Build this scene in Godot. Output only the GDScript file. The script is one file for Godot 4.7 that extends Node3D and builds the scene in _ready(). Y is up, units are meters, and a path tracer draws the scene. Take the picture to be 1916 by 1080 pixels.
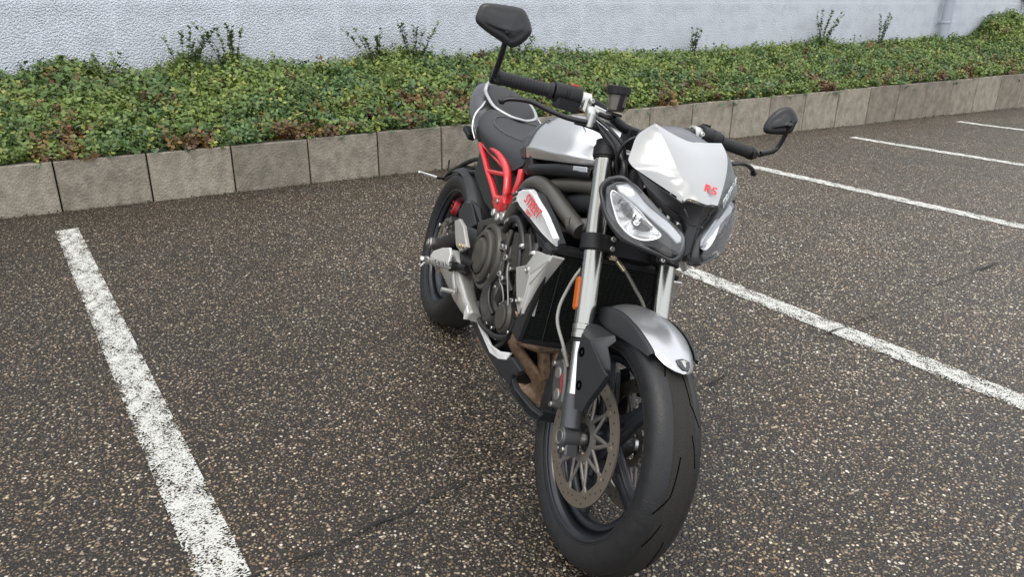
extends Node3D

const BEZEL := [-119,856,171, -103,833,167, -83,805,157, -53,780,138, -25,767,112, 20,765,58, 45,764,25, 42,793,12, 22,825,17, -8,844,51, -43,870,88, -63,885,110, -90,898,136, -106,891,153, -118,875,166]
const LENS_EDGE := [-100,861,162, -98,872,155, -92,882,144, -77,889,123, -65,886,110, -41,870,89, -3,844,54, 30,824,24, 39,809,19, 43,783,25, 34,778,38, 14,779,61, -10,776,91, -34,780,117, -58,795,140, -78,817,155, -92,842,161]
const BOWL := [-111,857,139, -95,853,122, -69,840,96, -41,821,70, -16,805,47, -19,791,56, -32,781,77, -52,783,99, -74,798,119, -94,823,132, -107,843,140]
const DRL := [-98,871,140, -85,882,120, -70,877,104, -46,861,82, -9,838,48, 23,815,19, 25,805,21, 21,801,27, 2,814,45, -34,835,79, -59,847,104, -88,859,133]
const MIRROR := [-319,1120,485, -320,1135,485, -321,1156,478, -314,1165,448, -303,1172,400, -298,1166,384, -293,1148,369, -289,1132,362, -289,1116,366, -290,1096,380, -293,1086,395, -295,1087,403, -307,1099,446, -316,1111,476]
const G1 := [-48,537,132, -5,542,132, 83,515,132, 97,507,125, 57,398,132, 28,388,132, 15,407,132, -40,494,132]
const G2 := [-48,537,132, -85,554,100, -66,558,85, 11,567,85, -5,542,132]
const G3 := [-5,542,132, 11,567,85, 23,559,85, 23,542,100, 61,527,105, 71,510,105, 83,515,132]
const G4 := [83,515,132, 71,510,105, 71,475,105, 39,396,110, 57,398,132]
const MIRROR_L := [-372,1078,-380, -376,1104,-378, -372,1138,-392, -364,1157,-413, -354,1155,-431, -344,1135,-449, -342,1120,-448, -343,1093,-441, -361,1078,-403]
# hub [-0.352  1.11  -0.428]
const PANEL := [-536,737,185, -509,749,187, -455,763,190, -408,760,192, -303,730,190, -238,697,180, -239,678,170, -261,677,170, -325,683,175, -395,692,178, -501,703,180, -539,714,183]

var M := {}
var bike: Node3D
var rng := RandomNumberGenerator.new()

# ------------------------------------------------------------------ shape helpers
func V(list: Array, m := 1.0) -> PackedVector3Array:
	var out := PackedVector3Array()
	for i in range(0, list.size(), 3):
		out.append(Vector3(list[i], list[i + 1], list[i + 2] * m) * 0.001)
	return out

func begin() -> SurfaceTool:
	var st := SurfaceTool.new()
	st.begin(Mesh.PRIMITIVE_TRIANGLES)
	return st

func tri(st: SurfaceTool, a: Vector3, b: Vector3, c: Vector3, g := 0) -> void:
	st.set_smooth_group(g)
	st.add_vertex(a); st.add_vertex(b); st.add_vertex(c)

func quad(st: SurfaceTool, a: Vector3, b: Vector3, c: Vector3, d: Vector3, g := 0) -> void:
	tri(st, a, b, c, g); tri(st, a, c, d, g)

func finish(st: SurfaceTool, mat: Material) -> ArrayMesh:
	st.generate_normals()
	st.index()
	var me := st.commit()
	me.surface_set_material(0, mat)
	return me

func part(called: String, st: SurfaceTool, mat: Material, parent: Node3D) -> MeshInstance3D:
	var o := MeshInstance3D.new()
	o.name = called
	o.mesh = finish(st, mat)
	parent.add_child(o, true)
	return o

# pieces that do not touch each other become parts of their own under the same name
func pieces(called: String, st: SurfaceTool, mat: Material, parent: Node3D) -> void:
	var sg := finish(st, mat)
	var a := sg.surface_get_arrays(0)
	var pv: PackedVector3Array = a[Mesh.ARRAY_VERTEX]
	var pn: PackedVector3Array = a[Mesh.ARRAY_NORMAL]
	var ix: PackedInt32Array = a[Mesh.ARRAY_INDEX]
	var where := {}
	var up := PackedInt32Array()
	var own := PackedInt32Array()
	for p in pv:
		var key := Vector3i((p * 50000.0).round())
		if not where.has(key):
			where[key] = up.size()
			up.append(up.size())
		own.append(where[key])
	var root := func(i: int) -> int:
		while up[i] != i:
			up[i] = up[up[i]]
			i = up[i]
		return i
	for t in range(0, ix.size(), 3):
		var r0: int = root.call(own[ix[t]])
		for k in [1, 2]:
			var r1: int = root.call(own[ix[t + k]])
			up[r1] = r0
	var tools := {}
	for t in range(0, ix.size(), 3):
		var r: int = root.call(own[ix[t]])
		if not tools.has(r): tools[r] = [PackedVector3Array(), PackedVector3Array()]
		for k in 3:
			tools[r][0].append(pv[ix[t + k]])
			tools[r][1].append(pn[ix[t + k]])
	for r in tools:
		var arr := []
		arr.resize(Mesh.ARRAY_MAX)
		arr[Mesh.ARRAY_VERTEX] = tools[r][0]
		arr[Mesh.ARRAY_NORMAL] = tools[r][1]
		var me := ArrayMesh.new()
		me.add_surface_from_arrays(Mesh.PRIMITIVE_TRIANGLES, arr)
		me.surface_set_material(0, mat)
		var o := MeshInstance3D.new()
		o.name = called
		o.mesh = me
		parent.add_child(o, true)

func tag(o: Node3D, label: String, category: String, group := "", kind := "") -> void:
	if label: o.set_meta("label", label)
	if category: o.set_meta("category", category)
	if group: o.set_meta("group", group)
	if kind: o.set_meta("kind", kind)

func basis_for(axis: Vector3) -> Basis:
	var y := axis.normalized()
	var x := y.cross(Vector3(0, 0, 1)) if absf(y.z) < 0.9 else y.cross(Vector3(1, 0, 0))
	x = x.normalized()
	return Basis(x, y, x.cross(y))

# profile points are (radius, height along axis)
func lathe(st: SurfaceTool, prof: Array, at: Vector3, axis: Vector3, sides := 32, g := 0, sharp := false) -> void:
	var b := basis_for(axis)
	for i in prof.size() - 1:
		for k in sides:
			var q := []
			for e in [[i, k], [i + 1, k], [i + 1, k + 1], [i, k + 1]]:
				var a := TAU * float(e[1] % sides) / sides
				var p: Vector2 = prof[e[0]]
				q.append(at + b * Vector3(p.x * cos(a), p.y, p.x * sin(a)))
			var gg := g + (i if sharp else 0)
			if prof[i].x < 1e-6:
				tri(st, q[0], q[1], q[2], gg)
			elif prof[i + 1].x < 1e-6:
				tri(st, q[0], q[1], q[3], gg)
			else:
				quad(st, q[0], q[1], q[2], q[3], gg)

func cyl(st: SurfaceTool, a: Vector3, b: Vector3, r: float, sides := 16, bev := 0.0, r2 := -1.0) -> void:
	var h := a.distance_to(b)
	var e := r if r2 < 0 else r2
	var bv: float = bev if bev > 0 else minf(r * 0.12, h * 0.2)
	lathe(st, [Vector2(0, 0), Vector2(r - bv, 0), Vector2(r, bv), Vector2(e, h - bv), Vector2(e - bv, h), Vector2(0, h)], a, b - a, sides, 0, true)

func catmull(pts: PackedVector3Array, n: int) -> PackedVector3Array:
	var out := PackedVector3Array()
	for i in pts.size() - 1:
		var p0 := pts[maxi(i - 1, 0)]
		var p3 := pts[mini(i + 2, pts.size() - 1)]
		for k in n:
			out.append(pts[i].cubic_interpolate(pts[i + 1], p0, p3, float(k) / n))
	out.append(pts[-1])
	return out

# round tube through points; r0 to r1; squash flattens it along the vector flat
func tube(st: SurfaceTool, raw: PackedVector3Array, r0: float, r1 := -1.0, sides := 12, steps := 5, squash := 1.0, flat := Vector3.UP) -> void:
	var pts := catmull(raw, steps) if raw.size() > 2 else raw
	if r1 < 0: r1 = r0
	var rings := []
	var up := flat
	for i in pts.size():
		var t := (pts[mini(i + 1, pts.size() - 1)] - pts[maxi(i - 1, 0)]).normalized()
		var x := up.cross(t)
		if x.length() < 0.05: x = Vector3(0.3, 0.2, 0.9).cross(t)
		x = x.normalized()
		var y := t.cross(x)
		if squash == 1.0: up = y
		var r := lerpf(r0, r1, float(i) / maxi(pts.size() - 1, 1))
		var ring := []
		for k in sides:
			var a := TAU * k / sides
			ring.append(pts[i] + x * cos(a) * r + y * sin(a) * r * squash)
		rings.append(ring)
	for i in rings.size() - 1:
		for k in sides:
			var l := (k + 1) % sides
			quad(st, rings[i][k], rings[i][l], rings[i + 1][l], rings[i + 1][k], 0)
	for e in [[0, 0], [rings.size() - 1, -1]]:
		for k in sides:
			tri(st, pts[e[1]], rings[e[0]][k], rings[e[0]][(k + 1) % sides], 7)

func newell(p: PackedVector3Array) -> Vector3:
	var n := Vector3.ZERO
	for i in p.size():
		n += p[i].cross(p[(i + 1) % p.size()])
	return n.normalized()

# an outline with thickness and a bevelled rim; hint says which way its face looks
func plate(st: SurfaceTool, p: PackedVector3Array, hint: Vector3, thick: float, bev := 0.002, swell := 0.0) -> void:
	var n := newell(p)
	if n.dot(hint) < 0:
		p.reverse()
		n = -n
	var c := Vector3.ZERO
	for q in p: c += q
	c /= p.size()
	var bx := (p[1] - p[0]).slide(n).normalized()
	var by := n.cross(bx)
	var inner := PackedVector3Array()
	var flat2 := PackedVector2Array()
	for i in p.size():
		var d0 := (p[i] - p[(i + p.size() - 1) % p.size()]).slide(n).normalized()
		var d1 := (p[(i + 1) % p.size()] - p[i]).slide(n).normalized()
		var m := (n.cross(d0) + n.cross(d1))
		m = m / maxf(m.length_squared(), 0.4) * 2.0
		var q := p[i] + m * bev + n * bev
		inner.append(q)
		flat2.append(Vector2((q - c).dot(bx), (q - c).dot(by)))
	var tris := Geometry2D.triangulate_polygon(flat2)
	if tris.is_empty():
		for i in range(1, p.size() - 1): tris.append_array(PackedInt32Array([0, i, i + 1]))
	var mid := c + n * (bev + swell)
	if swell > 0.0:
		for i in p.size():
			tri(st, inner[i], inner[(i + 1) % p.size()], mid, 0)
	else:
		for i in range(0, tris.size(), 3):
			tri(st, inner[tris[i]], inner[tris[i + 1]], inner[tris[i + 2]], 1)
	for i in range(0, tris.size(), 3):
		tri(st, p[tris[i + 2]] - n * thick, p[tris[i + 1]] - n * thick, p[tris[i]] - n * thick, 2)
	for i in p.size():
		var j := (i + 1) % p.size()
		quad(st, p[i], p[j], inner[j], inner[i], 0 if swell > 0.0 else -1)
		quad(st, p[i] - n * thick, p[j] - n * thick, p[j], p[i], -1)

func box(st: SurfaceTool, c: Vector3, s: Vector3, bev := 0.003, b := Basis.IDENTITY) -> void:
	var h := s * 0.5
	var pts := PackedVector3Array()
	for q in [Vector3(-h.x, -h.y, h.z - bev), Vector3(h.x, -h.y, h.z - bev), Vector3(h.x, h.y, h.z - bev), Vector3(-h.x, h.y, h.z - bev)]:
		pts.append(c + b * q)
	plate(st, pts, b * Vector3(0, 0, 1), s.z - bev * 2, bev)
	var back := PackedVector3Array()
	for q in [Vector3(-h.x, -h.y, -h.z + bev), Vector3(-h.x, h.y, -h.z + bev), Vector3(h.x, h.y, -h.z + bev), Vector3(h.x, -h.y, -h.z + bev)]:
		back.append(c + b * q)
	plate(st, back, b * Vector3(0, 0, -1), 0.0001, bev)

func grid(rows: Array, nu: int, nv: int) -> Array:
	var dense := []
	for r in rows: dense.append(catmull(r, nv))
	var out := []
	var cols := []
	for j in dense[0].size():
		var col := PackedVector3Array()
		for r in dense: col.append(r[j])
		cols.append(catmull(col, nu))
	for i in cols[0].size():
		var row := PackedVector3Array()
		for j in cols.size(): row.append(cols[j][i])
		out.append(row)
	return out

# a smooth skin through rows of control points, given a thickness along -out
func skin(st: SurfaceTool, rows: Array, nu: int, nv: int, thick := 0.0, inside := Vector3.ZERO) -> void:
	var g := grid(rows, nu, nv)
	var h := []
	if thick > 0.0:
		for i in g.size():
			var row := PackedVector3Array()
			for j in g[i].size():
				var du: Vector3 = g[mini(i + 1, g.size() - 1)][j] - g[maxi(i - 1, 0)][j]
				var dv: Vector3 = g[i][mini(j + 1, g[i].size() - 1)] - g[i][maxi(j - 1, 0)]
				var n := du.cross(dv)
				n = n.normalized() if n.length() > 1e-9 else Vector3.UP
				if n.dot(inside - g[i][j]) < 0: n = -n
				row.append(g[i][j] + n * thick)
			h.append(row)
	for i in g.size() - 1:
		for j in g[i].size() - 1:
			quad(st, g[i][j], g[i + 1][j], g[i + 1][j + 1], g[i][j + 1], 0)
			if thick > 0.0: quad(st, h[i][j + 1], h[i + 1][j + 1], h[i + 1][j], h[i][j], 1)
	if thick > 0.0:
		var e := g.size() - 1
		var f: int = g[0].size() - 1
		for i in e:
			quad(st, g[i][0], h[i][0], h[i + 1][0], g[i + 1][0], 2)
			quad(st, g[i][f], g[i + 1][f], h[i + 1][f], h[i][f], 2)
		for j in f:
			quad(st, g[0][j], g[0][j + 1], h[0][j + 1], h[0][j], 3)
			quad(st, g[e][j], h[e][j], h[e][j + 1], g[e][j + 1], 3)

func bolt(st: SurfaceTool, at: Vector3, axis: Vector3, r := 0.006, h := 0.005) -> void:
	var n := axis.normalized()
	lathe(st, [Vector2(0, h * 0.3), Vector2(r * 0.45, h * 0.3), Vector2(r * 0.5, h), Vector2(r * 0.8, h), Vector2(r, h * 0.7), Vector2(r, -0.004)], at, n, 12, 0, true)

func letters(called: String, words: String, size: float, depth: float, xf: Transform3D, mat: Material, parent: Node3D) -> void:
	var tm := TextMesh.new()
	var f := SystemFont.new()
	f.font_names = PackedStringArray(["Droid Sans"])
	f.font_weight = 700
	tm.font = f
	tm.text = words
	tm.font_size = 64
	tm.pixel_size = size / 64.0
	tm.depth = depth
	tm.curve_step = 2.0
	tm.material = mat
	var o := MeshInstance3D.new()
	o.name = called
	o.mesh = tm
	o.transform = xf
	parent.add_child(o, true)

# ------------------------------------------------------------------ materials
func mat(key: String, c: Color, rough: float, metal := 0.0) -> StandardMaterial3D:
	var m := StandardMaterial3D.new()
	m.albedo_color = c.linear_to_srgb()
	m.roughness = rough
	m.metallic = metal
	M[key] = m
	return m

func noise_tex(seed_: int, freq: float, size: int, octaves := 4, kind := FastNoiseLite.TYPE_SIMPLEX_SMOOTH) -> ImageTexture:
	var n := FastNoiseLite.new()
	n.seed = seed_
	n.noise_type = kind
	n.frequency = freq
	n.fractal_octaves = octaves
	if octaves > 6: n.fractal_gain = 0.72
	var im := n.get_seamless_image(size, size)
	return ImageTexture.create_from_image(im)

func ramp_tex(src: ImageTexture, stops: Array) -> ImageTexture:
	var a := src.get_image()
	a.convert(Image.FORMAT_L8)
	var g := a.get_data()
	var out := PackedByteArray()
	out.resize(g.size() * 3)
	var table := []
	for i in 256:
		var t := i / 255.0
		var c: Color = stops[0][1]
		for k in stops.size() - 1:
			if t >= stops[k][0]:
				c = stops[k][1].lerp(stops[k + 1][1], clampf((t - stops[k][0]) / (stops[k + 1][0] - stops[k][0]), 0, 1))
		c = c.linear_to_srgb()
		table.append([int(c.r * 255), int(c.g * 255), int(c.b * 255)])
	for i in g.size():
		var q: Array = table[g[i]]
		out[i * 3] = q[0]; out[i * 3 + 1] = q[1]; out[i * 3 + 2] = q[2]
	return ImageTexture.create_from_image(Image.create_from_data(a.get_width(), a.get_height(), false, Image.FORMAT_RGB8, out))

func relief(m: StandardMaterial3D, tex: Texture2D, cm: float, per_metre: float, world := false) -> void:
	m.heightmap_enabled = true
	m.heightmap_texture = tex
	m.heightmap_scale = cm
	m.uv1_triplanar = true
	m.uv1_world_triplanar = world
	m.uv1_scale = Vector3.ONE * per_metre
# ------------------------------------------------------------------ the place
func ground_y(x: float, z: float) -> float:
	return -0.0068 * maxf(x - 1.5, 0.0) * clampf((-z - 1.5) / 3.0, 0.0, 1.0) * (1.0 if x < 20 else 0.0)

func pebble_images() -> Array:
	var n := 2048
	var span := 2.4
	var col := PackedByteArray(); col.resize(n * n * 3)
	var hgt := PackedByteArray(); hgt.resize(n * n)
	var r := RandomNumberGenerator.new(); r.seed = 11
	for i in n * n:
		var v := 17 + (r.randi() & 15)
		col[i * 3] = v + 12; col[i * 3 + 1] = v + 4; col[i * 3 + 2] = v - 4
		hgt[i] = 40
	var pitch := 0.0074
	var cells := int(span / pitch)
	var tones := [[140, 124, 102], [166, 151, 128], [106, 93, 77], [208, 196, 174], [82, 73, 64], [118, 102, 82], [158, 150, 138], [236, 228, 210], [98, 90, 84], [130, 106, 80]]
	for cy in cells:
		for cx in cells:
			if r.randf() < 0.14: continue
			var s := r.randf()
			var a := 1.7 + 2.6 * s * s + 1.0 * r.randf()
			var b := a * r.randf_range(0.6, 1.0)
			var th := r.randf() * PI
			var px := (cx + r.randf()) * n / cells
			var py := (cy + r.randf()) * n / cells
			var pick := r.randf()
			var t: Array = tones[int(pick * pick * 7.99)] if r.randf() < 0.86 else tones[8 - (r.randi() % 3) + 1]
			var g := r.randf_range(0.36, 1.3)
			var ct := cos(th)
			var sn := sin(th)
			var e := int(a) + 1
			var top := r.randi_range(120, 235)
			for dy in range(-e, e + 1):
				for dx in range(-e, e + 1):
					var u := (dx * ct + dy * sn) / a
					var w := (-dx * sn + dy * ct) / b
					var q := u * u + w * w
					if q < 1.0:
						var i := ((int(py) + dy) & 2047) * n + ((int(px) + dx) & 2047)
						var hh := int(top * (1.0 - 0.5 * q * q))
						if hh > hgt[i]:
							hgt[i] = hh
							var f := g * (1.0 if q < 0.6 else 0.82)
							col[i * 3] = mini(int(t[0] * f), 255); col[i * 3 + 1] = mini(int(t[1] * f), 255); col[i * 3 + 2] = mini(int(t[2] * f), 255)
	return [ImageTexture.create_from_image(Image.create_from_data(n, n, false, Image.FORMAT_RGB8, col)), ImageTexture.create_from_image(Image.create_from_data(n, n, false, Image.FORMAT_L8, hgt))]

func build_ground() -> void:
	var tex := pebble_images()
	var m := StandardMaterial3D.new()
	m.albedo_texture = tex[0]
	m.albedo_color = Color(0.965, 0.955, 0.935)
	m.roughness = 0.5
	m.metallic_specular = 0.5
	m.heightmap_enabled = true
	m.heightmap_texture = tex[1]
	m.heightmap_scale = 0.5
	m.vertex_color_use_as_albedo = true
	M.ground = m
	var st := begin()
	var nz := FastNoiseLite.new(); nz.seed = 5; nz.frequency = 0.55; nz.fractal_octaves = 5
	var nd := FastNoiseLite.new(); nd.seed = 9; nd.frequency = 1.7; nd.fractal_octaves = 3
	var xs := [-80.0, -40.0, -20.0, -10.0]
	for i in 150: xs.append(-5.0 + i * 0.14)
	xs.append_array([20.0, 40.0, 80.0])
	var zs := [-80.0, -20.0, -8.0]
	for i in 62: zs.append(-5.6 + i * 0.12)
	zs.append_array([4.0, 8.0, 20.0, 40.0, 80.0])
	st.set_smooth_group(0)
	for i in xs.size() - 1:
		for j in zs.size() - 1:
			for e in [[0, 0], [1, 0], [1, 1], [0, 0], [1, 1], [0, 1]]:
				var x: float = xs[i + e[0]]
				var z: float = zs[j + e[1]]
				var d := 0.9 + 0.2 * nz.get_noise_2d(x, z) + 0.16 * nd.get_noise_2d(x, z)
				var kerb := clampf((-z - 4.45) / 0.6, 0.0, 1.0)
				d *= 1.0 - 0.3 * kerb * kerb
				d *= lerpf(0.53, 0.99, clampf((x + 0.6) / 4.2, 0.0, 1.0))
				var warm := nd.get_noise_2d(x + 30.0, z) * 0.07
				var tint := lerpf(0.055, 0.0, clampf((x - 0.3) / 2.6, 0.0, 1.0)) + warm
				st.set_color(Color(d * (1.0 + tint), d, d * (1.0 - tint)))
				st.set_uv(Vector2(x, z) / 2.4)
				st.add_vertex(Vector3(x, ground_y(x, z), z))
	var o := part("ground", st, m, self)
	tag(o, "wet exposed aggregate asphalt of the car park", "ground", "", "structure")

func ribbon(st: SurfaceTool, pts: Array, width: Callable, lift: float, seg := 0.06) -> void:
	var along := 0.0
	for i in pts.size() - 1:
		var a: Vector2 = pts[i]
		var b: Vector2 = pts[i + 1]
		var n := int(ceil(a.distance_to(b) / seg))
		var side := (b - a).normalized().orthogonal()
		for k in n:
			var q := []
			for e in [0, 1]:
				var p := a.lerp(b, float(k + e) / n)
				var l: float = along + a.distance_to(b) * (k + e) / n
				var w: Vector2 = width.call(l)
				for s in [[w.x, 0.0], [w.y, 1.0]]:
					var f: Vector2 = p + side * s[0]
					q.append([Vector3(f.x, ground_y(f.x, f.y) + lift, f.y), Vector2(0.02 + 0.96 * s[1], l)])
			for id in [0, 1, 3, 0, 3, 2]:
				st.set_smooth_group(0)
				st.set_uv(q[id][1])
				st.add_vertex(q[id][0])
		along += a.distance_to(b)

func build_markings() -> void:
	var w := 256
	var h := 2048
	var n1 := FastNoiseLite.new(); n1.seed = 3; n1.noise_type = FastNoiseLite.TYPE_SIMPLEX; n1.frequency = 0.075; n1.fractal_octaves = 2
	var n2 := FastNoiseLite.new(); n2.seed = 4; n2.frequency = 0.006; n2.fractal_octaves = 3
	var px := PackedByteArray(); px.resize(w * h * 4)
	for y in h:
		# the pattern meets itself where the strip repeats
		var ang := TAU * y / h
		var rr := h / TAU
		for x in w:
			var fine := n1.get_noise_3d(x * 0.62, cos(ang) * rr, sin(ang) * rr)
			var broad := n2.get_noise_3d(x * 1.6, cos(ang) * rr, sin(ang) * rr)
			var u := absf(x - 127.5) / 127.5
			var v := 0.38 + broad * 0.6 - pow(u, 3.0) * (0.5 - broad * 0.6) + fine * 1.15
			var i := (y * w + x) * 4
			var g := 214 + int(fine * 26 + broad * 16)
			px[i] = clampi(g, 0, 255); px[i + 1] = clampi(g, 0, 255); px[i + 2] = clampi(g - 7, 0, 255)
			px[i + 3] = 255 if v > 0.06 else 0
	var m := StandardMaterial3D.new()
	m.albedo_texture = ImageTexture.create_from_image(Image.create_from_data(w, h, false, Image.FORMAT_RGBA8, px))
	m.transparency = BaseMaterial3D.TRANSPARENCY_ALPHA_SCISSOR
	m.alpha_scissor_threshold = 0.5
	m.roughness = 0.55
	m.heightmap_enabled = true
	m.heightmap_texture = M.ground.heightmap_texture
	m.heightmap_scale = 0.15
	M.paint = m
	var k := 0.068
	var starts := [[-0.083, -4.69, "worn white bay line nearest the left edge, left of the motorcycle"], [2.365, -4.62, "white bay line passing behind the front wheel of the motorcycle"], [4.607, -4.65, "white bay line running out from below the left mirror of the motorcycle"], [6.575, -4.63, "short white bay line near the grey kerb, right of the left mirror"], [8.57, -4.76, "farthest white bay line at the right edge by the kerb"]]
	for s in starts:
		var st := begin()
		var a := Vector2(s[0], s[1])
		ribbon(st, [a, a + Vector2(k, 1.0) * 5.0], func(_l): return Vector2(-0.057, 0.057), 0.004)
		var o := part("bay_line", st, m, self)
		tag(o, s[2], "road marking", "white bay lines on the asphalt")
	# the joint in the asphalt that crosses the bays
	var st2 := begin()
	var r := RandomNumberGenerator.new(); r.seed = 8
	var pts := []
	for i in 120:
		var x := -1.5 + i * 0.075
		pts.append(Vector2(x, -1.462 - 0.098 * x + 0.012 * sin(x * 5.0) + r.randf_range(-0.008, 0.008)))
	var gap := FastNoiseLite.new(); gap.seed = 2; gap.frequency = 3.2
	ribbon(st2, pts, func(l):
		var g := maxf(0.0, 0.0012 + 0.007 * gap.get_noise_1d(l))
		return Vector2(-g, g), 0.007, 0.04)
	var cm := mat("crack", Color(0.012, 0.011, 0.01), 0.95)
	var c := part("asphalt_crack", st2, cm, self)
	tag(c, "dark crack in the asphalt running across the bays under the motorcycle", "ground", "", "structure")

func concrete(key: String, tone: float, seed_: int) -> StandardMaterial3D:
	var m := mat(key, Color.WHITE, 0.85)
	var a := Color(0.19, 0.168, 0.132) * tone
	var b := Color(0.252, 0.222, 0.174) * tone
	var c := Color(0.31, 0.277, 0.222) * tone
	m.albedo_texture = ramp_tex(noise_tex(seed_, 0.012, 512, 7), [[0.2, a], [0.5, b], [0.82, c]])
	m.uv1_triplanar = true
	m.uv1_world_triplanar = true
	m.uv1_scale = Vector3(1.3, 1.0, 1.3)
	m.heightmap_enabled = true
	m.heightmap_texture = M.grain
	m.heightmap_scale = 0.4
	return m

func build_kerb() -> void:
	M.grain = noise_tex(21, 0.09, 512, 3)
	var tones := [concrete("concrete_a", 1.0, 31), concrete("concrete_b", 1.14, 32), concrete("concrete_c", 0.86, 33)]
	var root := Node3D.new()
	root.name = "retaining_wall"
	root.position = Vector3(-0.09, 0, -5.11)
	add_child(root)
	tag(root, "low weathered grey concrete block wall holding the planted bed", "wall")
	var r := RandomNumberGenerator.new(); r.seed = 77
	var pitch := 0.5015
	for i in range(-9, 30):
		var x := i * pitch
		var top := 0.302 + 0.0055 * maxf(x, 0.0) + r.randf_range(-0.003, 0.003)
		var low := -0.25
		var st := begin()
		var wx := pitch - 0.009
		var c := Vector3(x + pitch * 0.5, (top + low) * 0.5, -0.06 + r.randf_range(-0.004, 0.003))
		box(st, c, Vector3(wx, top - low, 0.12), 0.006, Basis(Vector3.UP, r.randf_range(-0.006, 0.006)))
		part("concrete_block", st, tones[r.randi() % 3], root)

func hedge_top(x: float, t: float) -> float:
	var base := 0.305 + 0.0055 * maxf(x, 0.0)
	var rise := 0.325 * pow(t, 0.72) + 0.045 * sin(minf(t * 4.0, 1.0) * PI * 0.5)
	rise -= 0.05 * smoothstep(4.2, 6.0, x) * t * (1.0 - smoothstep(9.0, 11.5, x))
	rise += (0.26 + 0.09 * hn.get_noise_2d(x * 3.0, 21.0)) * smoothstep(10.7, 11.5, x) * t
	for b in [[0.10, 0.22, 0.05], [0.88, 0.13, 0.10], [1.19, 0.10, 0.10], [2.42, 0.18, 0.075], [2.72, 0.14, 0.085], [3.55, 0.2, 0.05], [7.75, 0.22, 0.07]]:
		rise += t * t * t * b[2] * exp(-pow((x - b[0]) / b[1], 2.0))
	return base + rise + 0.03 * hn.get_noise_2d(x, t * 1.2) * (0.4 + t)

var hn := FastNoiseLite.new()

func leaf(st: SurfaceTool, at: Vector3, b: Basis, l: float, w: float, c: Color) -> void:
	var tip := at + b * Vector3(0, 0.12 * l, l)
	var s1 := at + b * Vector3(-w, 0.22 * w, l * 0.45)
	var s2 := at + b * Vector3(w, 0.22 * w, l * 0.45)
	st.set_color(c)
	st.set_smooth_group(-1)
	for q in [at, s1, tip, at, tip, s2]: st.add_vertex(q)

func sprig(seed_: int, n: int, length: float, size: float) -> SurfaceTool:
	var r := RandomNumberGenerator.new(); r.seed = seed_
	var st := begin()
	for i in n:
		var y := length * (i + 0.6) / n
		var b := Basis(Vector3.UP, i * 2.4 + r.randf()) * Basis(Vector3.RIGHT, -r.randf_range(-0.35, 0.75)) * Basis(Vector3.BACK, r.randf_range(-0.5, 0.5))
		var s := size * r.randf_range(0.65, 1.2)
		var g := r.randf_range(0.5, 1.4)
		leaf(st, Vector3(0.2 * length * sin(y * 30.0 + seed_), y, 0), b, s, s * 0.36, Color(g, g, g * r.randf_range(0.8, 1.1)))
	return st

func leaf_material(key: String, c: Color) -> StandardMaterial3D:
	var m := mat(key, c, 0.5)
	m.vertex_color_use_as_albedo = true
	m.backlight_enabled = true
	m.backlight = Color(0.45, 0.5, 0.2)
	return m

func scatter(called: String, mesh: Mesh, places: Array, colors: Array) -> MultiMeshInstance3D:
	var mm := MultiMesh.new()
	mm.transform_format = MultiMesh.TRANSFORM_3D
	mm.use_colors = true
	mm.mesh = mesh
	mm.instance_count = places.size()
	for i in places.size():
		mm.set_instance_transform(i, places[i])
		mm.set_instance_color(i, colors[i])
	var o := MultiMeshInstance3D.new()
	o.name = called
	o.multimesh = mm
	add_child(o, true)
	return o

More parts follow.
